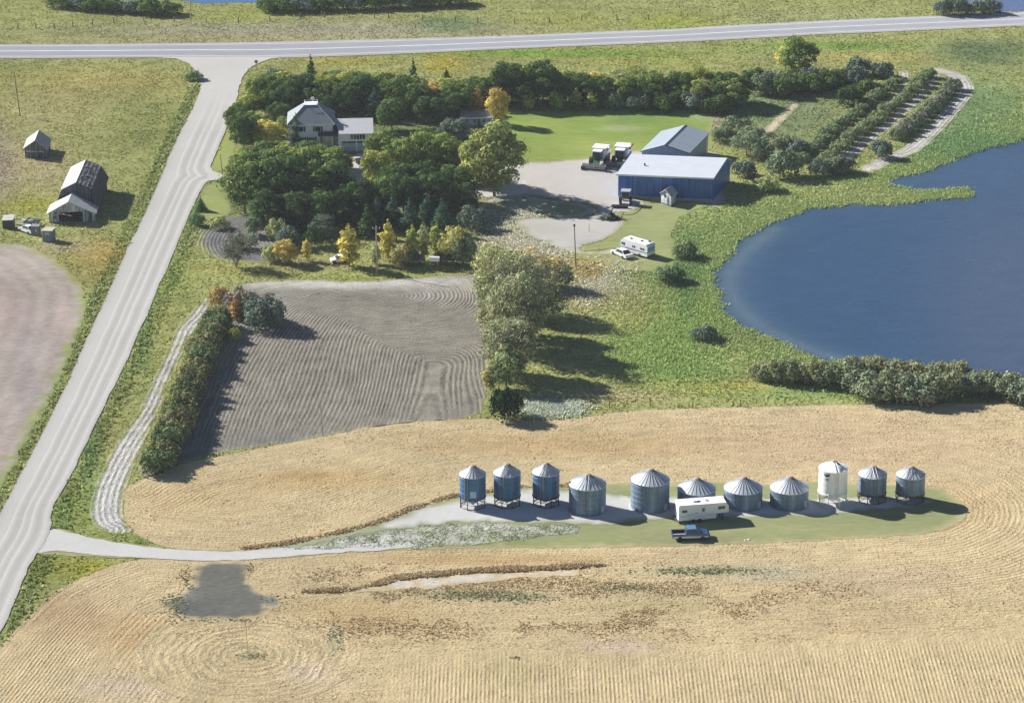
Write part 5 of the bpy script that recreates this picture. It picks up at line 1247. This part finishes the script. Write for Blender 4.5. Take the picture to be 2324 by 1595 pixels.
# --- old barn (gambrel) with lean-to
f = Fr((112,506),(209,503),(123,481))
barn = empty('old_barn', f.o, 'old grey barn with crumbling gambrel roof', 'barn')
o2 = 6.0; wL = 8.6; AX = 1.2
mb = MB(f); pr = [(AX-.3,0),(wL+.2,0),(wL+.2,2.6),(wL-.9,4.8),(4.75,6.25),(1.8,4.8),(AX-.3,2.6)]
mb.prism_y(pr, o2, o2+14.5); mb.build('wall', M_OLDW, barn)
RF = []
for (p, q, mat, nm) in (((4.75,6.4),(1.7,4.95),M_OLDR,'roof'),((1.7,4.95),(.5,2.5),M_OLDR,'roof'),((4.752,6.4),(wL-.8,4.95),M_BROKEN,'broken_roof'),((wL-.8,4.95),(wL+.55,2.5),M_DKROOF,'lower_roof')):
    mb = MB(f); mb.slab([(p[0],o2-.35,p[1]),(q[0],o2-.35,q[1]),(q[0],o2+14.9,q[1]),(p[0],o2+14.9,p[1])], .14); RF.append(mb.build(nm, mat, barn))
rgk = np.random.default_rng(3); mb = MB(f)
for i in range(38):   # lifted and fallen shingles on the broken side
    t = rgk.uniform(.05,.95); y = o2+rgk.uniform(0,14); x = 4.75+(wL-.8-4.75)*t; z = 6.4-1.45*t+.05
    mb.box(x-.10, x+.12, y, y+rgk.uniform(.3,.7), z, z+rgk.uniform(.03,.10))
mb.build('loose_shingles', M_OLDW, RF[2])
# lean-to in front
mb = MB(f); mb.prism_y([(0,0),(1.9,0),(1.9,2.1),(6.5,2.1),(6.5,0),(7.4,0),(7.4,2.5),(3.9,4.2),(0,2.1)], 0, .25); mb.box(0,.15,.25,5.95,0,2.2); mb.box(7.25,7.4,.25,5.95,0,2.3); mb.build('annex_wall', M_OLDWH, barn)
mb = MB(f); mb.box(1.9, 6.5, 5.6, 5.95, 0, 3.2); mb.box(.15,7.25,.26,5.6,.02,.08); mb.build('annex_inside', M_DKROOF, barn)
ar = mat_paint('annex_roofing', (.40,.41,.43), .85, var=.2, vs=1.4, bump=.03)
mb = MB(f); mb.slab([(-.5,-.5,1.95),(3.9,-.5,4.35),(3.9,5.6,4.35),(-.5,5.6,1.95)],.12); mb.slab([(3.903,-.5,4.35),(9.2,-.5,1.7),(9.2,4.0,1.7),(3.903,5.6,4.35)],.12); mb.build('annex_roof', ar, barn)
mb = MB(f); mb.box(8.3,8.9,.2,.4,0,1.9); mb.box(.7,1.3,-.05,-.003,.9,1.6); mb.build('post', M_OLDWH, barn)
mb = MB(f); mb.box(.8,1.35,-.06,-.003,.8,1.5); mb.box(1.0,1.5,-.06,-.003,1.75,2.2); mb.build('window', M_GLASS, barn)

# --- small white-roofed shed, top left
f = Fr((57,359),(106,361),(69,329))
os_ = empty('old_shed', f.o, 'old shed with pale steep roof above the barn', 'shed')
rf = gable(f, os_, 4.7, 7.0, 2.3, 4.0, M_OLDW, M_OLDR, .3)
MB(f).box(.3, 4.3, -.05, -.003, 1.45, 1.6).build('trim_board', M_OLDWH, os_)
MB(f).box(3.0, 3.8, -.06, -.003, .1, 1.4).build('door', M_DKROOF, os_)

# --- outbuildings at left edge
f = Fr((95.5,548),(117,549),(88,538)); q = f.o
bx = empty('privy', P(97,549), 'small upright box shed with bluish front and white side, nearest the bare field', 'shed', rz=math.radians(-14))
MB().box(0,1.9,0,1.9,0,2.25).build('wall', mat_paint('blue_grey_boards', (.12,.19,.25), .85, var=.2, streak=.3), bx)
MB().box(-.06,-.003,0,1.9,0,2.2).build('side_panel', M_WHITE, bx); MB().slab([(-.15,-.15,2.3),(2.05,-.15,2.38),(2.05,2.05,2.5),(-.15,2.05,2.42)],.08).build('roof', M_WOOD, bx); MB().box(.4,1.5,-.05,-.003,1.5,1.95).build('sign_board', M_GREYR, bx)
bx = empty('box_shed', P(6,520), 'small dark box shed with pale slanted lid at the left edge', 'shed', rz=math.radians(-4))
MB().box(0,2.1,0,1.6,0,1.75).build('wall', M_DKROOF, bx); MB().slab([(-.1,-.1,1.80),(2.2,-.1,1.95),(2.2,1.9,2.45),(-.1,1.9,2.25)],.10).build('lid', M_OLDR, bx); MB().box(2.11,2.2,0,.15,0,2.0).build('post', M_OLDW, bx)
bx = empty('cabinet', P(70,535), 'dark grey metal cabinet standing by the scrap pile', 'cabinet', rz=math.radians(-10))
MB().box(0,1.6,0,1.3,0,1.9).build('body', M_GREYW if False else mat_paint('slate_metal', (.10,.13,.15), .7, var=.2), bx); MB().slab([(-.05,-.05,1.95),(1.65,-.05,1.95),(1.65,1.35,2.0),(-.05,1.35,2.0)],.05).build('top', M_STEEL, bx); MB().box(1.0,1.15,-.04,-.003,.9,1.3).build('handle', M_WHITE, bx)
pile = empty('plank_pile', P(70,510), 'heap of grey planks and scrap beside the small sheds', 'scrap heap')
mb = MB(); rgk = np.random.default_rng(9)
for i in range(34):
    a = rgk.uniform(-.5,.5)+(1.3 if i%4==0 else 0); L = rgk.uniform(1.2,3.0); p = Vector((rgk.uniform(-1.6,1.2), rgk.uniform(-1.1,1.1), .12+i*.025)); d = Vector((math.cos(a), math.sin(a), rgk.uniform(-.06,.10)))
    mb.mat = int(rgk.integers(0,3)); mb.tube(p-d*L/2+Vector((0,0,.1)), p+d*L/2+Vector((0,0,.1)), .10, n=4)
mb.build('planks', [M_WOOD, M_WHITE, M_DARK], pile)
# ------------------------------------------------------------------ vehicles
def wheels(root, pts, r, w, rim=True, mat=None):
    for (x, y) in pts:
        mb = MB(); mb.wheel(x, y, r, r, w, 0, 18); wh = mb.build('wheel', M_TYRE, root)
        if rim:
            mb = MB(); s = -1 if y < 0 else 1; mb.tube((x, y+s*w*.30, r), (x, y+s*(w*.5+.015), r), r*.58, r*.52, 12); mb.build('rim', mat or M_RIM, wh)
def heading(a, b):
    p, q = P(*a), P(*b); d = q-p; return p, math.atan2(d.y, d.x)
# camper trailer: x forward along its length (front overhang to the right)
p, rz = heading((1540,1190),(1628,1183)); 
tr = empty('camper_trailer', p, 'white fifth-wheel camper trailer parked in front of the low grain bin', 'camper trailer', rz=rz)
LT = 7.75; WT = 2.45
prof = [(0,.55),(5.85,.55),(5.85,1.35),(LT,1.45),(LT,2.45),(LT-.35,3.0),(.15,3.02),(0,2.9)]
mb = MB(); mb.prism_y(prof, 0, WT); mb.build('body', mat_paint('trailer_white', (.66,.72,.78), .4, var=.04), tr)
MB().slab([(.05,-.03,3.08),(LT-.4,-.03,3.06),(LT-.4,WT+.03,3.06),(.05,WT+.03,3.08)], .07).build('roof', mat_paint('trailer_roof', (.80,.79,.80), .6, var=.04), tr)
mb = MB(); mb.box(2.4,3.1,.9,1.6,3.08,3.32); mb.build('air_conditioner', M_WHITE, tr); MB().box(4.4,4.8,1.0,1.4,3.08,3.2).build('roof_vent', M_STEEL, tr)
MB().box(3.15,3.6,.85,1.3,3.085,3.14).build('roof_hatch', M_DARK, tr)
for (a0,a1,z0,z1) in ((.5,1.3,1.85,2.25),(6.1,7.2,2.0,2.5)): MB().box(a0,a1,-.03,-.003,z0,z1).build('window', M_GLASS, tr)
dr = MB().box(3.5,4.2,-.03,-.003,.8,2.6).build('door', mat_paint('trailer_door', (.60,.67,.73), .4), tr); MB().box(3.62,4.02,-.05,-.033,1.85,2.4).build('pane', M_GLASS, dr)
mb = MB()
for (x0,x1,za,zb,t) in ((.3,2.3,1.30,1.42,.06),(2.2,3.0,1.42,1.62,.09),(1.4,2.2,1.62,1.70,.05),(2.5,3.1,1.70,1.55,.10),(.25,5.8,1.12,1.18,.04),(3.0,5.8,1.32,1.36,.04)):
    mb.add([(x0,-.012,za),(x1,-.012,zb),(x1,-.012,zb+t),(x0,-.012,za+t),(x0,-.004,za),(x1,-.004,zb),(x1,-.004,zb+t),(x0,-.004,za+t)], [(0,1,2,3),(4,7,6,5),(0,4,5,1),(1,5,6,2),(2,6,7,3),(3,7,4,0)])
mb.build('stripe', mat_paint('slate_stripe', (.16,.26,.34), .5), tr)
wheels(tr, [(2.3,.1),(3.25,.1),(2.3,WT-.1),(3.25,WT-.1)], .36, .22)
mb = MB(); mb.box(6.8,7.0,.4,.6,.05,1.4); mb.box(6.8,7.0,WT-.6,WT-.4,.05,1.4); mb.box(.4,.5,.3,.4,0,.55); mb.build('landing_gear', M_DARK, tr)
MB().box(-.35,-.02,.3,WT-.3,.45,.6).build('bumper', M_DARK, tr)
# pickup
p, rz = heading((1526,1229),(1610,1226))
pk = empty('pickup_truck', p, 'dark blue crew cab pickup with silver lower side on the grass', 'pickup truck', rz=rz)
LP = 5.65; WP = 1.95
mb = MB(); mb.prism_y([(0,.55),(.05,1.12),(.15,1.14),(2.05,1.14),(2.05,1.16),(4.35,1.16),(5.45,1.06),(LP,.9),(LP,.5),(5.1,.42),(.3,.42)], 0, .09); mb.prism_y([(0,.55),(.05,1.12),(.15,1.14),(2.05,1.14),(2.05,1.16),(4.35,1.16),(5.45,1.06),(LP,.9),(LP,.5),(5.1,.42),(.3,.42)], WP-.09, WP)
mb.box(.02,.12,.09,WP-.09,.5,1.12); mb.prism_y([(2.02,.45),(2.02,1.155),(4.35,1.165),(5.44,1.07),(LP-.01,.9),(LP-.01,.5)], .09, WP-.09); mb.build('body', M_TRUCK, pk)
MB().box(.12,2.02,.09,WP-.09,.6,.68).build('bed', M_DARK, pk)
mb = MB(); mb.box(.15,5.4,-.02,-.003,.5,.78); mb.box(.15,5.4,WP+.003,WP+.02,.5,.78); mb.build('lower_panel', M_SILVER, pk)
mb = MB(); cab = [(2.08,1.16),(2.25,1.82),(3.6,1.84),(4.3,1.2)]; n = 4
vs = []
for (x, z) in cab: 
    ins = .06 if z < 1.3 else .22
    vs += [(x, ins, z), (x, WP-ins, z)]
mb.add(vs, [(0,2,4,6),(1,7,5,3),(0,1,3,2),(2,3,5,4),(4,5,7,6),(0,6,7,1)]); cb = mb.build('cab', M_GLASS, pk)
MB().slab([(2.22,.2,1.88),(3.62,.2,1.89),(3.62,WP-.2,1.89),(2.22,WP-.2,1.88)], .07).build('cab_roof', mat_paint('truck_roof', (.10,.22,.42), .3, .2), pk)
for x in (2.15, 3.05, 3.95): 
    for yy in (.11, WP-.11): MB().tube((x if x<3.9 else 4.28, yy-.03, 1.16), (x+.1 if x<3.9 else 3.62, yy+.06 if yy<1 else yy-.06, 1.84), .045, n=4).build('pillar', M_TRUCK, cb)
MB().slab([(.16,.10,1.17),(2.0,.10,1.17),(2.0,.22,1.17),(.16,.22,1.17)], .03).build('bed_rail', M_WHITE, pk)
wheels(pk, [(1.15,.08),(4.55,.08),(1.15,WP-.08),(4.55,WP-.08)], .38, .24)
for yy in (.25, WP-.45): MB().box(LP, LP+.03, yy, yy+.2, .7, .88).build('headlight', M_WHITE, pk)
MB().box(LP-.02, LP+.12, .1, WP-.1, .42, .58).build('bumper', M_STEEL, pk)
# motorhome: x runs along its length away from the picture's left
p, rz = heading((1408,572),(1471,590))
mh = empty('motorhome', p, 'white motorhome with dark stripe parked on the lower grass', 'motorhome', rz=rz)
LM = 6.6; WM = 2.35
mb = MB(); mb.prism_y([(0,.9),(.2,.5),(1.5,.45),(LM,.5),(LM,2.45),(LM-.25,2.75),(.6,2.8),(.05,2.5)], 0, WM); mb.build('body', mat_paint('motorhome_white', (.74,.77,.80), .45, var=.05), mh)
mb = MB(); mb.lathe([(.01,0)],3) if False else None
MB().slab([(.55,.05,2.88),(LM-.3,.05,2.83),(LM-.3,WM-.05,2.83),(.55,WM-.05,2.88)], .07).build('roof', M_WHITE, mh)
mb = MB(); mb.box(0.02,LM+.02,-.03,-.003,1.18,1.30); mb.box(LM+.003,LM+.03,0,WM,1.18,1.30); mb.build('stripe', M_TEAL, mh)
mb = MB(); mb.box(LM+.003,LM+.04,.25,WM-.25,1.45,2.15); mb.build('rear_window', mat_paint('blue_window', (.10,.22,.38), .3), mh)
MB().box(LM+.003,LM+.04,.2,WM-.2,2.25,2.38).build('rear_stripe', M_LBLUE, mh)
for (a0,a1,z0,z1) in ((.25,1.1,1.62,2.15),(2.9,3.6,1.65,2.05),(4.9,5.9,1.62,2.0)): 
    w = MB().box(a0,a1,-.03,-.003,z0,z1).build('window', M_GLASS, mh); MB().box((a0+a1)/2-.03,(a0+a1)/2+.03,-.045,-.033,z0,z1).build('frame', M_WHITE, w)
for (x,y) in ((4.3,1.2),(5.6,1.9),(1.9,.9)): MB().box(x-.2,x+.2,y-.2,y+.2,2.84,3.02).build('roof_vent', M_DARK, mh)
wheels(mh, [(1.3,.08),(4.7,.08),(1.3,WM-.08),(4.7,WM-.08)], .38, .24)
MB().box(LM, LM+.18, .1, WM-.1, .5, .65).build('bumper', M_DARK, mh)
# silver car
def car(name, a, b, L, W_, label, body, glass=M_GLASS):
    p, rz = heading(a, b); c = empty(name, p, label, 'car', rz=rz)
    hood, cab0, cab1 = .30, .34, .80
    mb = MB(); mb.prism_y([(0,.35),(0,.62),(.15,.78),(L*.30,.92),(L*.84,.95),(L-.1,.90),(L,.62),(L,.35)], 0, W_); mb.build('body', body, c)
    mb = MB(); vs = []
    for (x, z, i) in ((L*.28,.92,.08),(L*.42,1.40,.26),(L*.70,1.42,.26),(L*.88,.95,.10)): vs += [(x,i,z),(x,W_-i,z)]
    mb.add(vs, [(0,2,4,6),(1,7,5,3),(0,1,3,2),(2,3,5,4),(4,5,7,6),(0,6,7,1)]); cb = mb.build('cabin', glass, c)
    MB().slab([(L*.41,.24,1.47),(L*.71,.24,1.48),(L*.71,W_-.24,1.48),(L*.41,W_-.24,1.47)], .06).build('roof', body, c)
    for x0, x1 in ((L*.28,L*.42),(L*.56,L*.56),(L*.88,L*.70)):
        for y0, y1 in ((.08,.24),(W_-.08,W_-.24)): MB().tube((x0,y0,.93),(x1,y1,1.43),.045,n=4).build('pillar', body, cb)
    wheels(c, [(L*.18,.05),(L*.80,.05),(L*.18,W_-.05),(L*.80,W_-.05)], .32, .2)
    for yy in (.15, W_-.4): MB().box(-.02, .0, yy, yy+.25, .6, .74).build('headlight', M_WHITE, c)
    return c
cc = car('car', (1385,575), (1424,593), 5.0, 1.85, 'silver-white car parked beside the motorhome', mat_paint('car_white', (.66,.68,.70), .35, .1, var=.04))
MB().box(.35,.55,.4,1.3,.82,.845).build('hood_vent', M_DARK, cc)
car('car', (808,374), (832,372), 4.4, 1.8, 'dark car in the shade before the garage doors', mat_paint('car_dark', (.03,.03,.045), .25, .2))
car('car', (752,600), (778,598), 3.4, 1.6, 'small white car half hidden left of the brightest yellow tree', M_WHITE)
car('car', (40,524), (62,532), 4.3, 1.7, 'derelict white car by the scrap pile at the left edge', mat_paint('old_car_white', (.60,.61,.62), .6, var=.2))

# combines: x = travel direction (towards the header)
def combine(a, b, label, accent):
    p, rz = heading(a, b); c = empty('combine_harvester', p, label, 'combine harvester', 'combines parked on the gravel yard', rz=rz)
    mb = MB(); mb.prism_y([(-3.2,1.6),(-3.5,2.3),(-3.0,2.9),(-.4,3.1),(1.2,3.1),(1.2,1.2),(-1.8,1.1)], -1.35, 1.35); mb.build('body', M_WHITE, c)
    mb = MB(); mb.add([(-1.5,-1.2,3.1),(1.0,-1.2,3.1),(1.0,1.2,3.1),(-1.5,1.2,3.1),(-1.8,-1.5,3.75),(1.2,-1.5,3.75),(1.2,1.5,3.75),(-1.8,1.5,3.75)], [(0,1,5,4),(1,2,6,5),(2,3,7,6),(3,0,4,7),(0,3,2,1),(4,5,6,7)]); mb.build('grain_tank', M_WHITE, c)
    mb = MB(); mb.prism_y([(1.25,1.7),(1.25,3.35),(2.7,3.35),(2.95,2.6),(2.6,1.7)], -.85, .85); cb = mb.build('cab', M_GLASS, c); MB().slab([(1.15,-.95,3.52),(2.95,-.95,3.52),(2.95,.95,3.52),(1.15,.95,3.52)],.16).build('cab_roof', M_WHITE, cb)
    wheels(c, [(1.3,-1.55),(1.3,1.55)], .88, .6, True, accent); wheels(c, [(-2.4,-1.2),(-2.4,1.2)], .55, .4, True, accent)
    mb = MB(); mb.prism_y([(2.4,1.0),(2.4,1.7),(4.3,.9),(4.3,.35)], -.6, .6); mb.build('feeder_house', M_GREEN, c)
    mb = MB(); mb.box(4.2,5.0,-2.6,2.6,.15,.35); mb.box(4.2,4.35,-2.6,2.6,.15,1.1)
    for yy in (-2.6, 2.5): mb.box(4.2,5.6,yy,yy+.1,.1,.9)
    hd = mb.build('header', M_DARK, c)
    mb = MB(); mb.tube((4.95,-2.45,.95),(4.95,2.45,.95),.08,n=6)
    for i in range(6):
        t = i*math.pi/3; q = Vector((math.cos(t)*.5, 0, math.sin(t)*.5)); mb.tube(Vector((4.95,-2.45,.95))+q, Vector((4.95,2.45,.95))+q, .04, n=4)
        for yy in (-2.4,-1.2,0,1.2,2.4): mb.tube((4.95,yy,.95), Vector((4.95,yy,.95))+q, .03, n=4)
    mb.build('reel', M_STEEL, hd)
    mb = MB(); mb.tube((-.2,1.5,3.0),(-3.6,1.6,3.1),.15,n=8); mb.build('unloading_auger', accent, c)
    MB().box(-3.0,1.1,-1.38,-1.355,1.95,2.1).build('stripe', accent, c)
    mb = MB(); mb.box(-2.6,1.15,-1.45,-1.356,1.15,1.9); mb.box(-2.6,1.15,1.356,1.45,1.15,1.9); mb.box(-3.9,-3.2,-1.1,1.1,1.2,2.2); mb.build('shade_and_hood', M_DARK, c)  # dark boxes added to shade the lower sides, with a chaff hood behind
    mb = MB(); mb.tube((1.3,-1.0,1.2),(2.2,-1.35,.3),.04,n=4); mb.tube((1.6,-1.0,1.2),(2.5,-1.35,.3),.04,n=4); mb.build('ladder', M_DARK, c)
    return c
combine((1362,372), (1349,386), 'white combine harvester with its header turned left, farther from the sheds', M_STEEL)
combine((1412,369), (1399,388), 'white combine harvester with reddish wheels, nearest the blue shed', M_RED)
# low implement between them
im = empty('cultivator', P(1384,386), 'low dark cultivator with many tines in front of the combines', 'farm implement', rz=-.15)
mb = MB()
for y in (-.8, 0, .8): mb.tube((-3,y,.55),(3,y,.55),.07,n=5)
for x in (-2.6,-1,1,2.6): mb.tube((x,-.9,.55),(x,.9,.55),.06,n=5)
mb.tube((-.6,-.8,.55),(0,-2.4,.45),.06,n=5); mb.tube((.6,-.8,.55),(0,-2.4,.45),.06,n=5); mb.build('frame', M_GREEN, im)
for y in (-.8,0,.8):
    mb = MB(); mb.box(-3,3,y-.04,y+.04,.47,.53)
    for i in range(15): x = -2.8+i*.4; mb.prism_x([(y-.03,.5),(y+.03,.5),(y+.28,.28),(y+.08,.02),(y+.02,.02),(y+.20,.28)], x-.03, x+.03)
    mb.build('tine_bar', M_STEEL, im); wheels(im, [(-1.6,-.4),(1.6,-.4)], .32, .2)
# tractor before the blue shed
p = P(1420,464)
tc = empty('tractor', p, 'dark old tractor with white-edged cab roof at the corner of the blue shed', 'tractor', rz=math.radians(80))
mb = MB(); mb.box(-.2,.9,-.75,.75,1.1,1.6); mb.box(.9,2.9,-.4,.4,.8,1.55); mb.build('body', M_DARK, tc)
mb = MB(); mb.prism_y([(-.5,1.6),(-.45,2.75),(.95,2.75),(1.1,1.6)], -.75, .75); cb = mb.build('cab', M_GLASS, tc); MB().slab([(-.7,-.95,2.92),(1.15,-.95,2.92),(1.15,.95,2.92),(-.7,.95,2.92)],.14).build('cab_roof', M_SILVER, cb)
for yy in (-.78,.74): MB().box(-.52,-.42,yy,yy+.05,1.6,2.8).build('pillar', M_SILVER, cb)
wheels(tc, [(0,-1.05),(0,1.05)], .85, .45); wheels(tc, [(2.4,-.8),(2.4,.8)], .45, .3)
mb = MB(); 
for z in (.75,1.05,1.35): mb.box(-.72,-.62,-.55,.55,z,z+.08)
mb.build('hitch_step', M_WHITE, tc)
# grader blade / rake implement below
im = empty('land_roller', P(1406,472), 'black disc implement lying on the pale patch below the tractor', 'farm implement', rz=-.05)
mb = MB(); mb.box(-1.5,1.5,-.08,.08,.55,.7); mb.tube((0,0,.62),(0,1.4,1.0),.08,n=5); mb.build('frame', M_DARK, im)
mb = MB()
for i in range(9): mb.tube((-1.45+i*.36,-.25,.36),(-1.38+i*.36,-.2,.36),.36,n=12)
mb.build('discs', M_TYRE, im)
# brush / scrap heap
hp = empty('brush_heap', P(1384,497), 'dark heap of scrap iron and branches on the gravel', 'scrap heap')
mb = MB(); rgk = np.random.default_rng(21)
for i in range(150):
    a = rgk.uniform(0, 6.28); q = rgk.uniform(0,1)**.7*1.9; p = Vector((math.cos(a)*q*1.15, math.sin(a)*q*.8, max(.1, (1.5-q*.75)*rgk.uniform(.2,1)))); d = Vector(rgk.normal(size=3)); d.z *= .5; d.normalize(); L = rgk.uniform(.4,1.4)
    mb.tube(p-d*L/2, p+d*L/2, rgk.uniform(.03,.12), n=4)
mb.lathe([(1.6,.0),(1.2,.7),(.5,1.1),(.05,1.2)], 9); mb.tube((1.2,-.2,.4),(2.9,-.7,.25),.09,n=5); mb.tube((2.1,-.45,.3),(2.7,.6,1.1),.09,n=5); mb.tube((.2,.1,1.2),(.5,.3,2.1),.12,n=5)
mb.build('scrap', mat_paint('scrap_dark', (.03,.045,.04), .8, var=.5, vs=4), hp)
# dark curved tube on the pale patch
mb = MB(); pts = [P(u,v,.06) for u,v in ((1403,485),(1412,488),(1425,488.5),(1436,487),(1446,482),(1453,475),(1457,468))]
for a, b in zip(pts[:-1], pts[1:]): mb.tube(a, b, .08, n=5)
o = mb.build('dark_curve', M_DARK); tag(o, 'black tube curving round the pale patch below the tractor', 'dark_curve')
# fuel tank
ft = empty('fuel_tank', P(986,611), 'white fuel tank raised on a leaning stand by the garden row', 'fuel tank', rz=math.radians(-4))
mb = MB(); mb.tube((-.95,0,2.05),(.95,0,2.0),.50,n=18); mb.build('tank', mat_paint('tank_white', (.78,.82,.86), .45, var=.05), ft, True)
for (x, dx) in ((-.65,-.12),(.6,.0)):
    for y in (-.35,.35): MB().tube((x+dx,y,0),(x,y*.8,1.65),.05,n=5).build('leg', M_STEEL, ft)
MB().box(-.8,.8,-.4,.4,1.5,1.56).build('cradle', M_STEEL, ft)

# ------------------------------------------------------------------ poles, posts, signs
def pole(name, u, v, h, r, mat, label, cat='utility pole', lean=(0,0), arm=False, cap=False):
    e = empty(name, P(u, v), label, cat); top = Vector((lean[0], lean[1], h))
    MB().tube((0,0,-.2), top, r, r*.7, 8).build('post', mat, e)
    if arm:
        mb = MB(); c = top*.95; mb.tube(c+Vector((-.75,0,0)), c+Vector((.75,0,0)), .07, n=4); mb.build('crossarm', mat, e)
        for x in (-.65, .65): MB().lathe([(.05,0),(.06,.14),(.02,.18)], 6).build('insulator', M_WHITE, e, loc=c+Vector((x,0,.05)))
    if cap: MB().lathe([(r*1.6,-.1),(r*1.6,.35),(.03,.4)], 8).build('cap', M_DARK, e, loc=top-Vector((0,0,.25)))
    return e
pole('utility_pole', 433.5, 57, 12, .14, M_POLEG, 'pale utility pole beyond the highway at the top edge', arm=True)
pole('utility_pole', 46, 264, 9.8, .13, M_POLE, 'dark leaning utility pole left of the road, near the old shed', lean=(-.75,0))
pole('utility_pole', 855.5, 622, 9.4, .15, M_POLEG, 'pale utility pole with short arm above the tilled field', arm=True)
pole('utility_pole', 1307, 606, 8.3, .12, M_POLE, 'dark leaning pole above the weedy slope', lean=(-.35,0), cap=True)
pole('utility_pole', 505, 398, 4.6, .09, M_POLE, 'short dark pole at the driveway mouth', lean=(-.3,0))
pole('marker_pole', 733, 988, 6.2, .06, M_POLE, 'thin brown pole at the lower edge of the tilled field', 'pole', lean=(-.35,0))
pole('marker_pole', 563, 1487, 5.6, .05, M_POLEG, 'thin yellowish pole in the middle of the straw oval', 'pole', lean=(-.2,0))
pole('marker_pole', 1337, 526, 1.6, .05, M_DARK, 'short grey post standing on the lower gravel', 'post')
sg = empty('stop_sign', P(582,161), 'back of an octagonal stop sign at the intersection', 'road sign')
MB().tube((0,0,-.1),(0,0,2.0),.05,n=6).build('post', M_POLE, sg)
mb = MB(); ang = [math.pi/8+i*math.pi/4 for i in range(8)]
mb.add([(.42*math.cos(a),-.06,2.15+.42*math.sin(a)) for a in ang]+[(.42*math.cos(a),-.09,2.15+.42*math.sin(a)) for a in ang], [tuple(range(8)),tuple(range(15,7,-1))]+[(i,i+8,(i+1)%8+8,(i+1)%8) for i in range(8)]); pl = mb.build('plate', M_DARK, sg)
mb = MB(); mb.add([(.22*math.cos(a),-.10,2.15+.22*math.sin(a)) for a in ang], [tuple(range(8))]); mb.build('plate_centre', M_STEEL, pl)
# fence posts
post0 = None
spots = [(41,66),(82,66),(124,66),(166,62),(210,58),(258,53),(326,50),(395,51),(468,52),(541,53),(612,50),(682,43),(730,38),(736,41),(787,38),(850,42),(881,42),(959,46),(1033,51),(1084,53),(1168,54),(1247,52),(1320,48),(1400,45),(1472,45),(1545,38)]
for k, (u, v) in enumerate(spots):
    if post0 is None:
        mb = MB(); mb.tube((0,0,-.1),(.03,0,1.4),.15,.12,n=6); post0 = mb.build('fence_post', M_POLE, loc=P(u, v)); o = post0
    else:
        o = post0.copy(); COL.objects.link(o); o.location = P(u, v); o.rotation_euler = (0, random.uniform(-.08,.08), k)
    tag(o, ORD[k]+' weathered fence post from the left along the far side of the highway' if k < len(ORD) else ['last','second to last'][len(spots)-1-k]+' weathered fence post at the right end of the highway fence', 'fence post', 'fence posts beyond the highway')
for k, (u, v) in enumerate([(1383,925),(1475,921),(1572,926),(1680,922)]):
    o = post0.copy(); COL.objects.link(o); o.location = P(u, v); o.scale = (.7,.7,.9)
    tag(o, ORD[k]+' small fence post from the left between meadow and stubble field', 'fence post', 'fence posts above the stubble field')
# stones
st = None
for k, (u, v, s) in enumerate([(1180,1166,.22),(1692,1226,.25),(1700,1225,.3)]):
    me = MB(); me.lathe([(.02,0),(.9,.05),(1.0,.4),(.55,.8),(.05,.9)], 7); o = me.build('stone', mat_paint('pale_stone', (.55,.55,.53), .9) if st is None else st, loc=P(u, v)); st = o.data.materials[0]
    o.scale = (s, s*.8, s*.7); tag(o, ['small white stone in the shadow under the second hopper bin','left one of two pale stones on the grass','right one of two pale stones on the grass'][k], 'stone')

# ------------------------------------------------------------------ light, sky, camera
SUN_EL = math.radians(31.2); az = math.radians(-29)       # light travels +x and towards the camera
trav = Vector((math.cos(az)*math.cos(SUN_EL), math.sin(az)*math.cos(SUN_EL), -math.sin(SUN_EL)))
sd = bpy.data.lights.new('sun', 'SUN'); sd.energy = 5.0; sd.angle = math.radians(.53); sd.color = (1.0, .955, .88)
so = bpy.data.objects.new('sun', sd); COL.objects.link(so); so.rotation_euler = trav.to_track_quat('-Z', 'Y').to_euler(); so.location = (0, 0, 100)
w = bpy.data.worlds.new('World'); scene.world = w; w.use_nodes = True; nt = w.node_tree
sky = nt.nodes.new('ShaderNodeTexSky'); sky.sky_type = 'NISHITA'; sky.sun_disc = False; sky.sun_elevation = SUN_EL
sky.sun_rotation = math.atan2(-trav.x, -trav.y); sky.altitude = 500; sky.air_density = .55; sky.dust_density = .25; sky.ozone_density = 2.0
bg = nt.nodes['Background']; nt.links.new(sky.outputs[0], bg.inputs[0]); bg.inputs[1].default_value = .05
cam = bpy.data.cameras.new('camera'); cam.sensor_width = 36; cam.lens = 36*F/2324; cam.clip_start = 1; cam.clip_end = 6000
co = bpy.data.objects.new('camera', cam); COL.objects.link(co); co.location = (0, Y0, H); co.rotation_euler = (math.pi/2-TH, 0, 0)
scene.camera = co
scene.view_settings.view_transform = 'Standard'; scene.view_settings.look = 'None'; scene.view_settings.gamma = 1
scene.view_settings.use_curve_mapping = False; scene.view_settings.exposure = 1.06
scene.cycles.max_bounces = 5; scene.cycles.diffuse_bounces = 2; scene.cycles.glossy_bounces = 2; scene.cycles.transmission_bounces = 3; scene.cycles.transparent_max_bounces = 4

# thin even haze added to lift the shadows: one closed box round camera and land, well below the sky
m, nt = newmat('haze'); pv = nt.nodes.new('ShaderNodeVolumePrincipled'); pv.inputs['Color'].default_value = (.86,.92,1,1); pv.inputs['Density'].default_value = .00006; pv.inputs['Anisotropy'].default_value = .2
nt.links.new(pv.outputs[0], nt.nodes.new('ShaderNodeOutputMaterial').inputs['Volume'])
hz = MB().box(-2000, 2000, -700, 3500, -1, 192).build('haze', m); tag(hz, 'thin pale haze added over the farm to lift the shadows', 'haze', None, 'stuff')
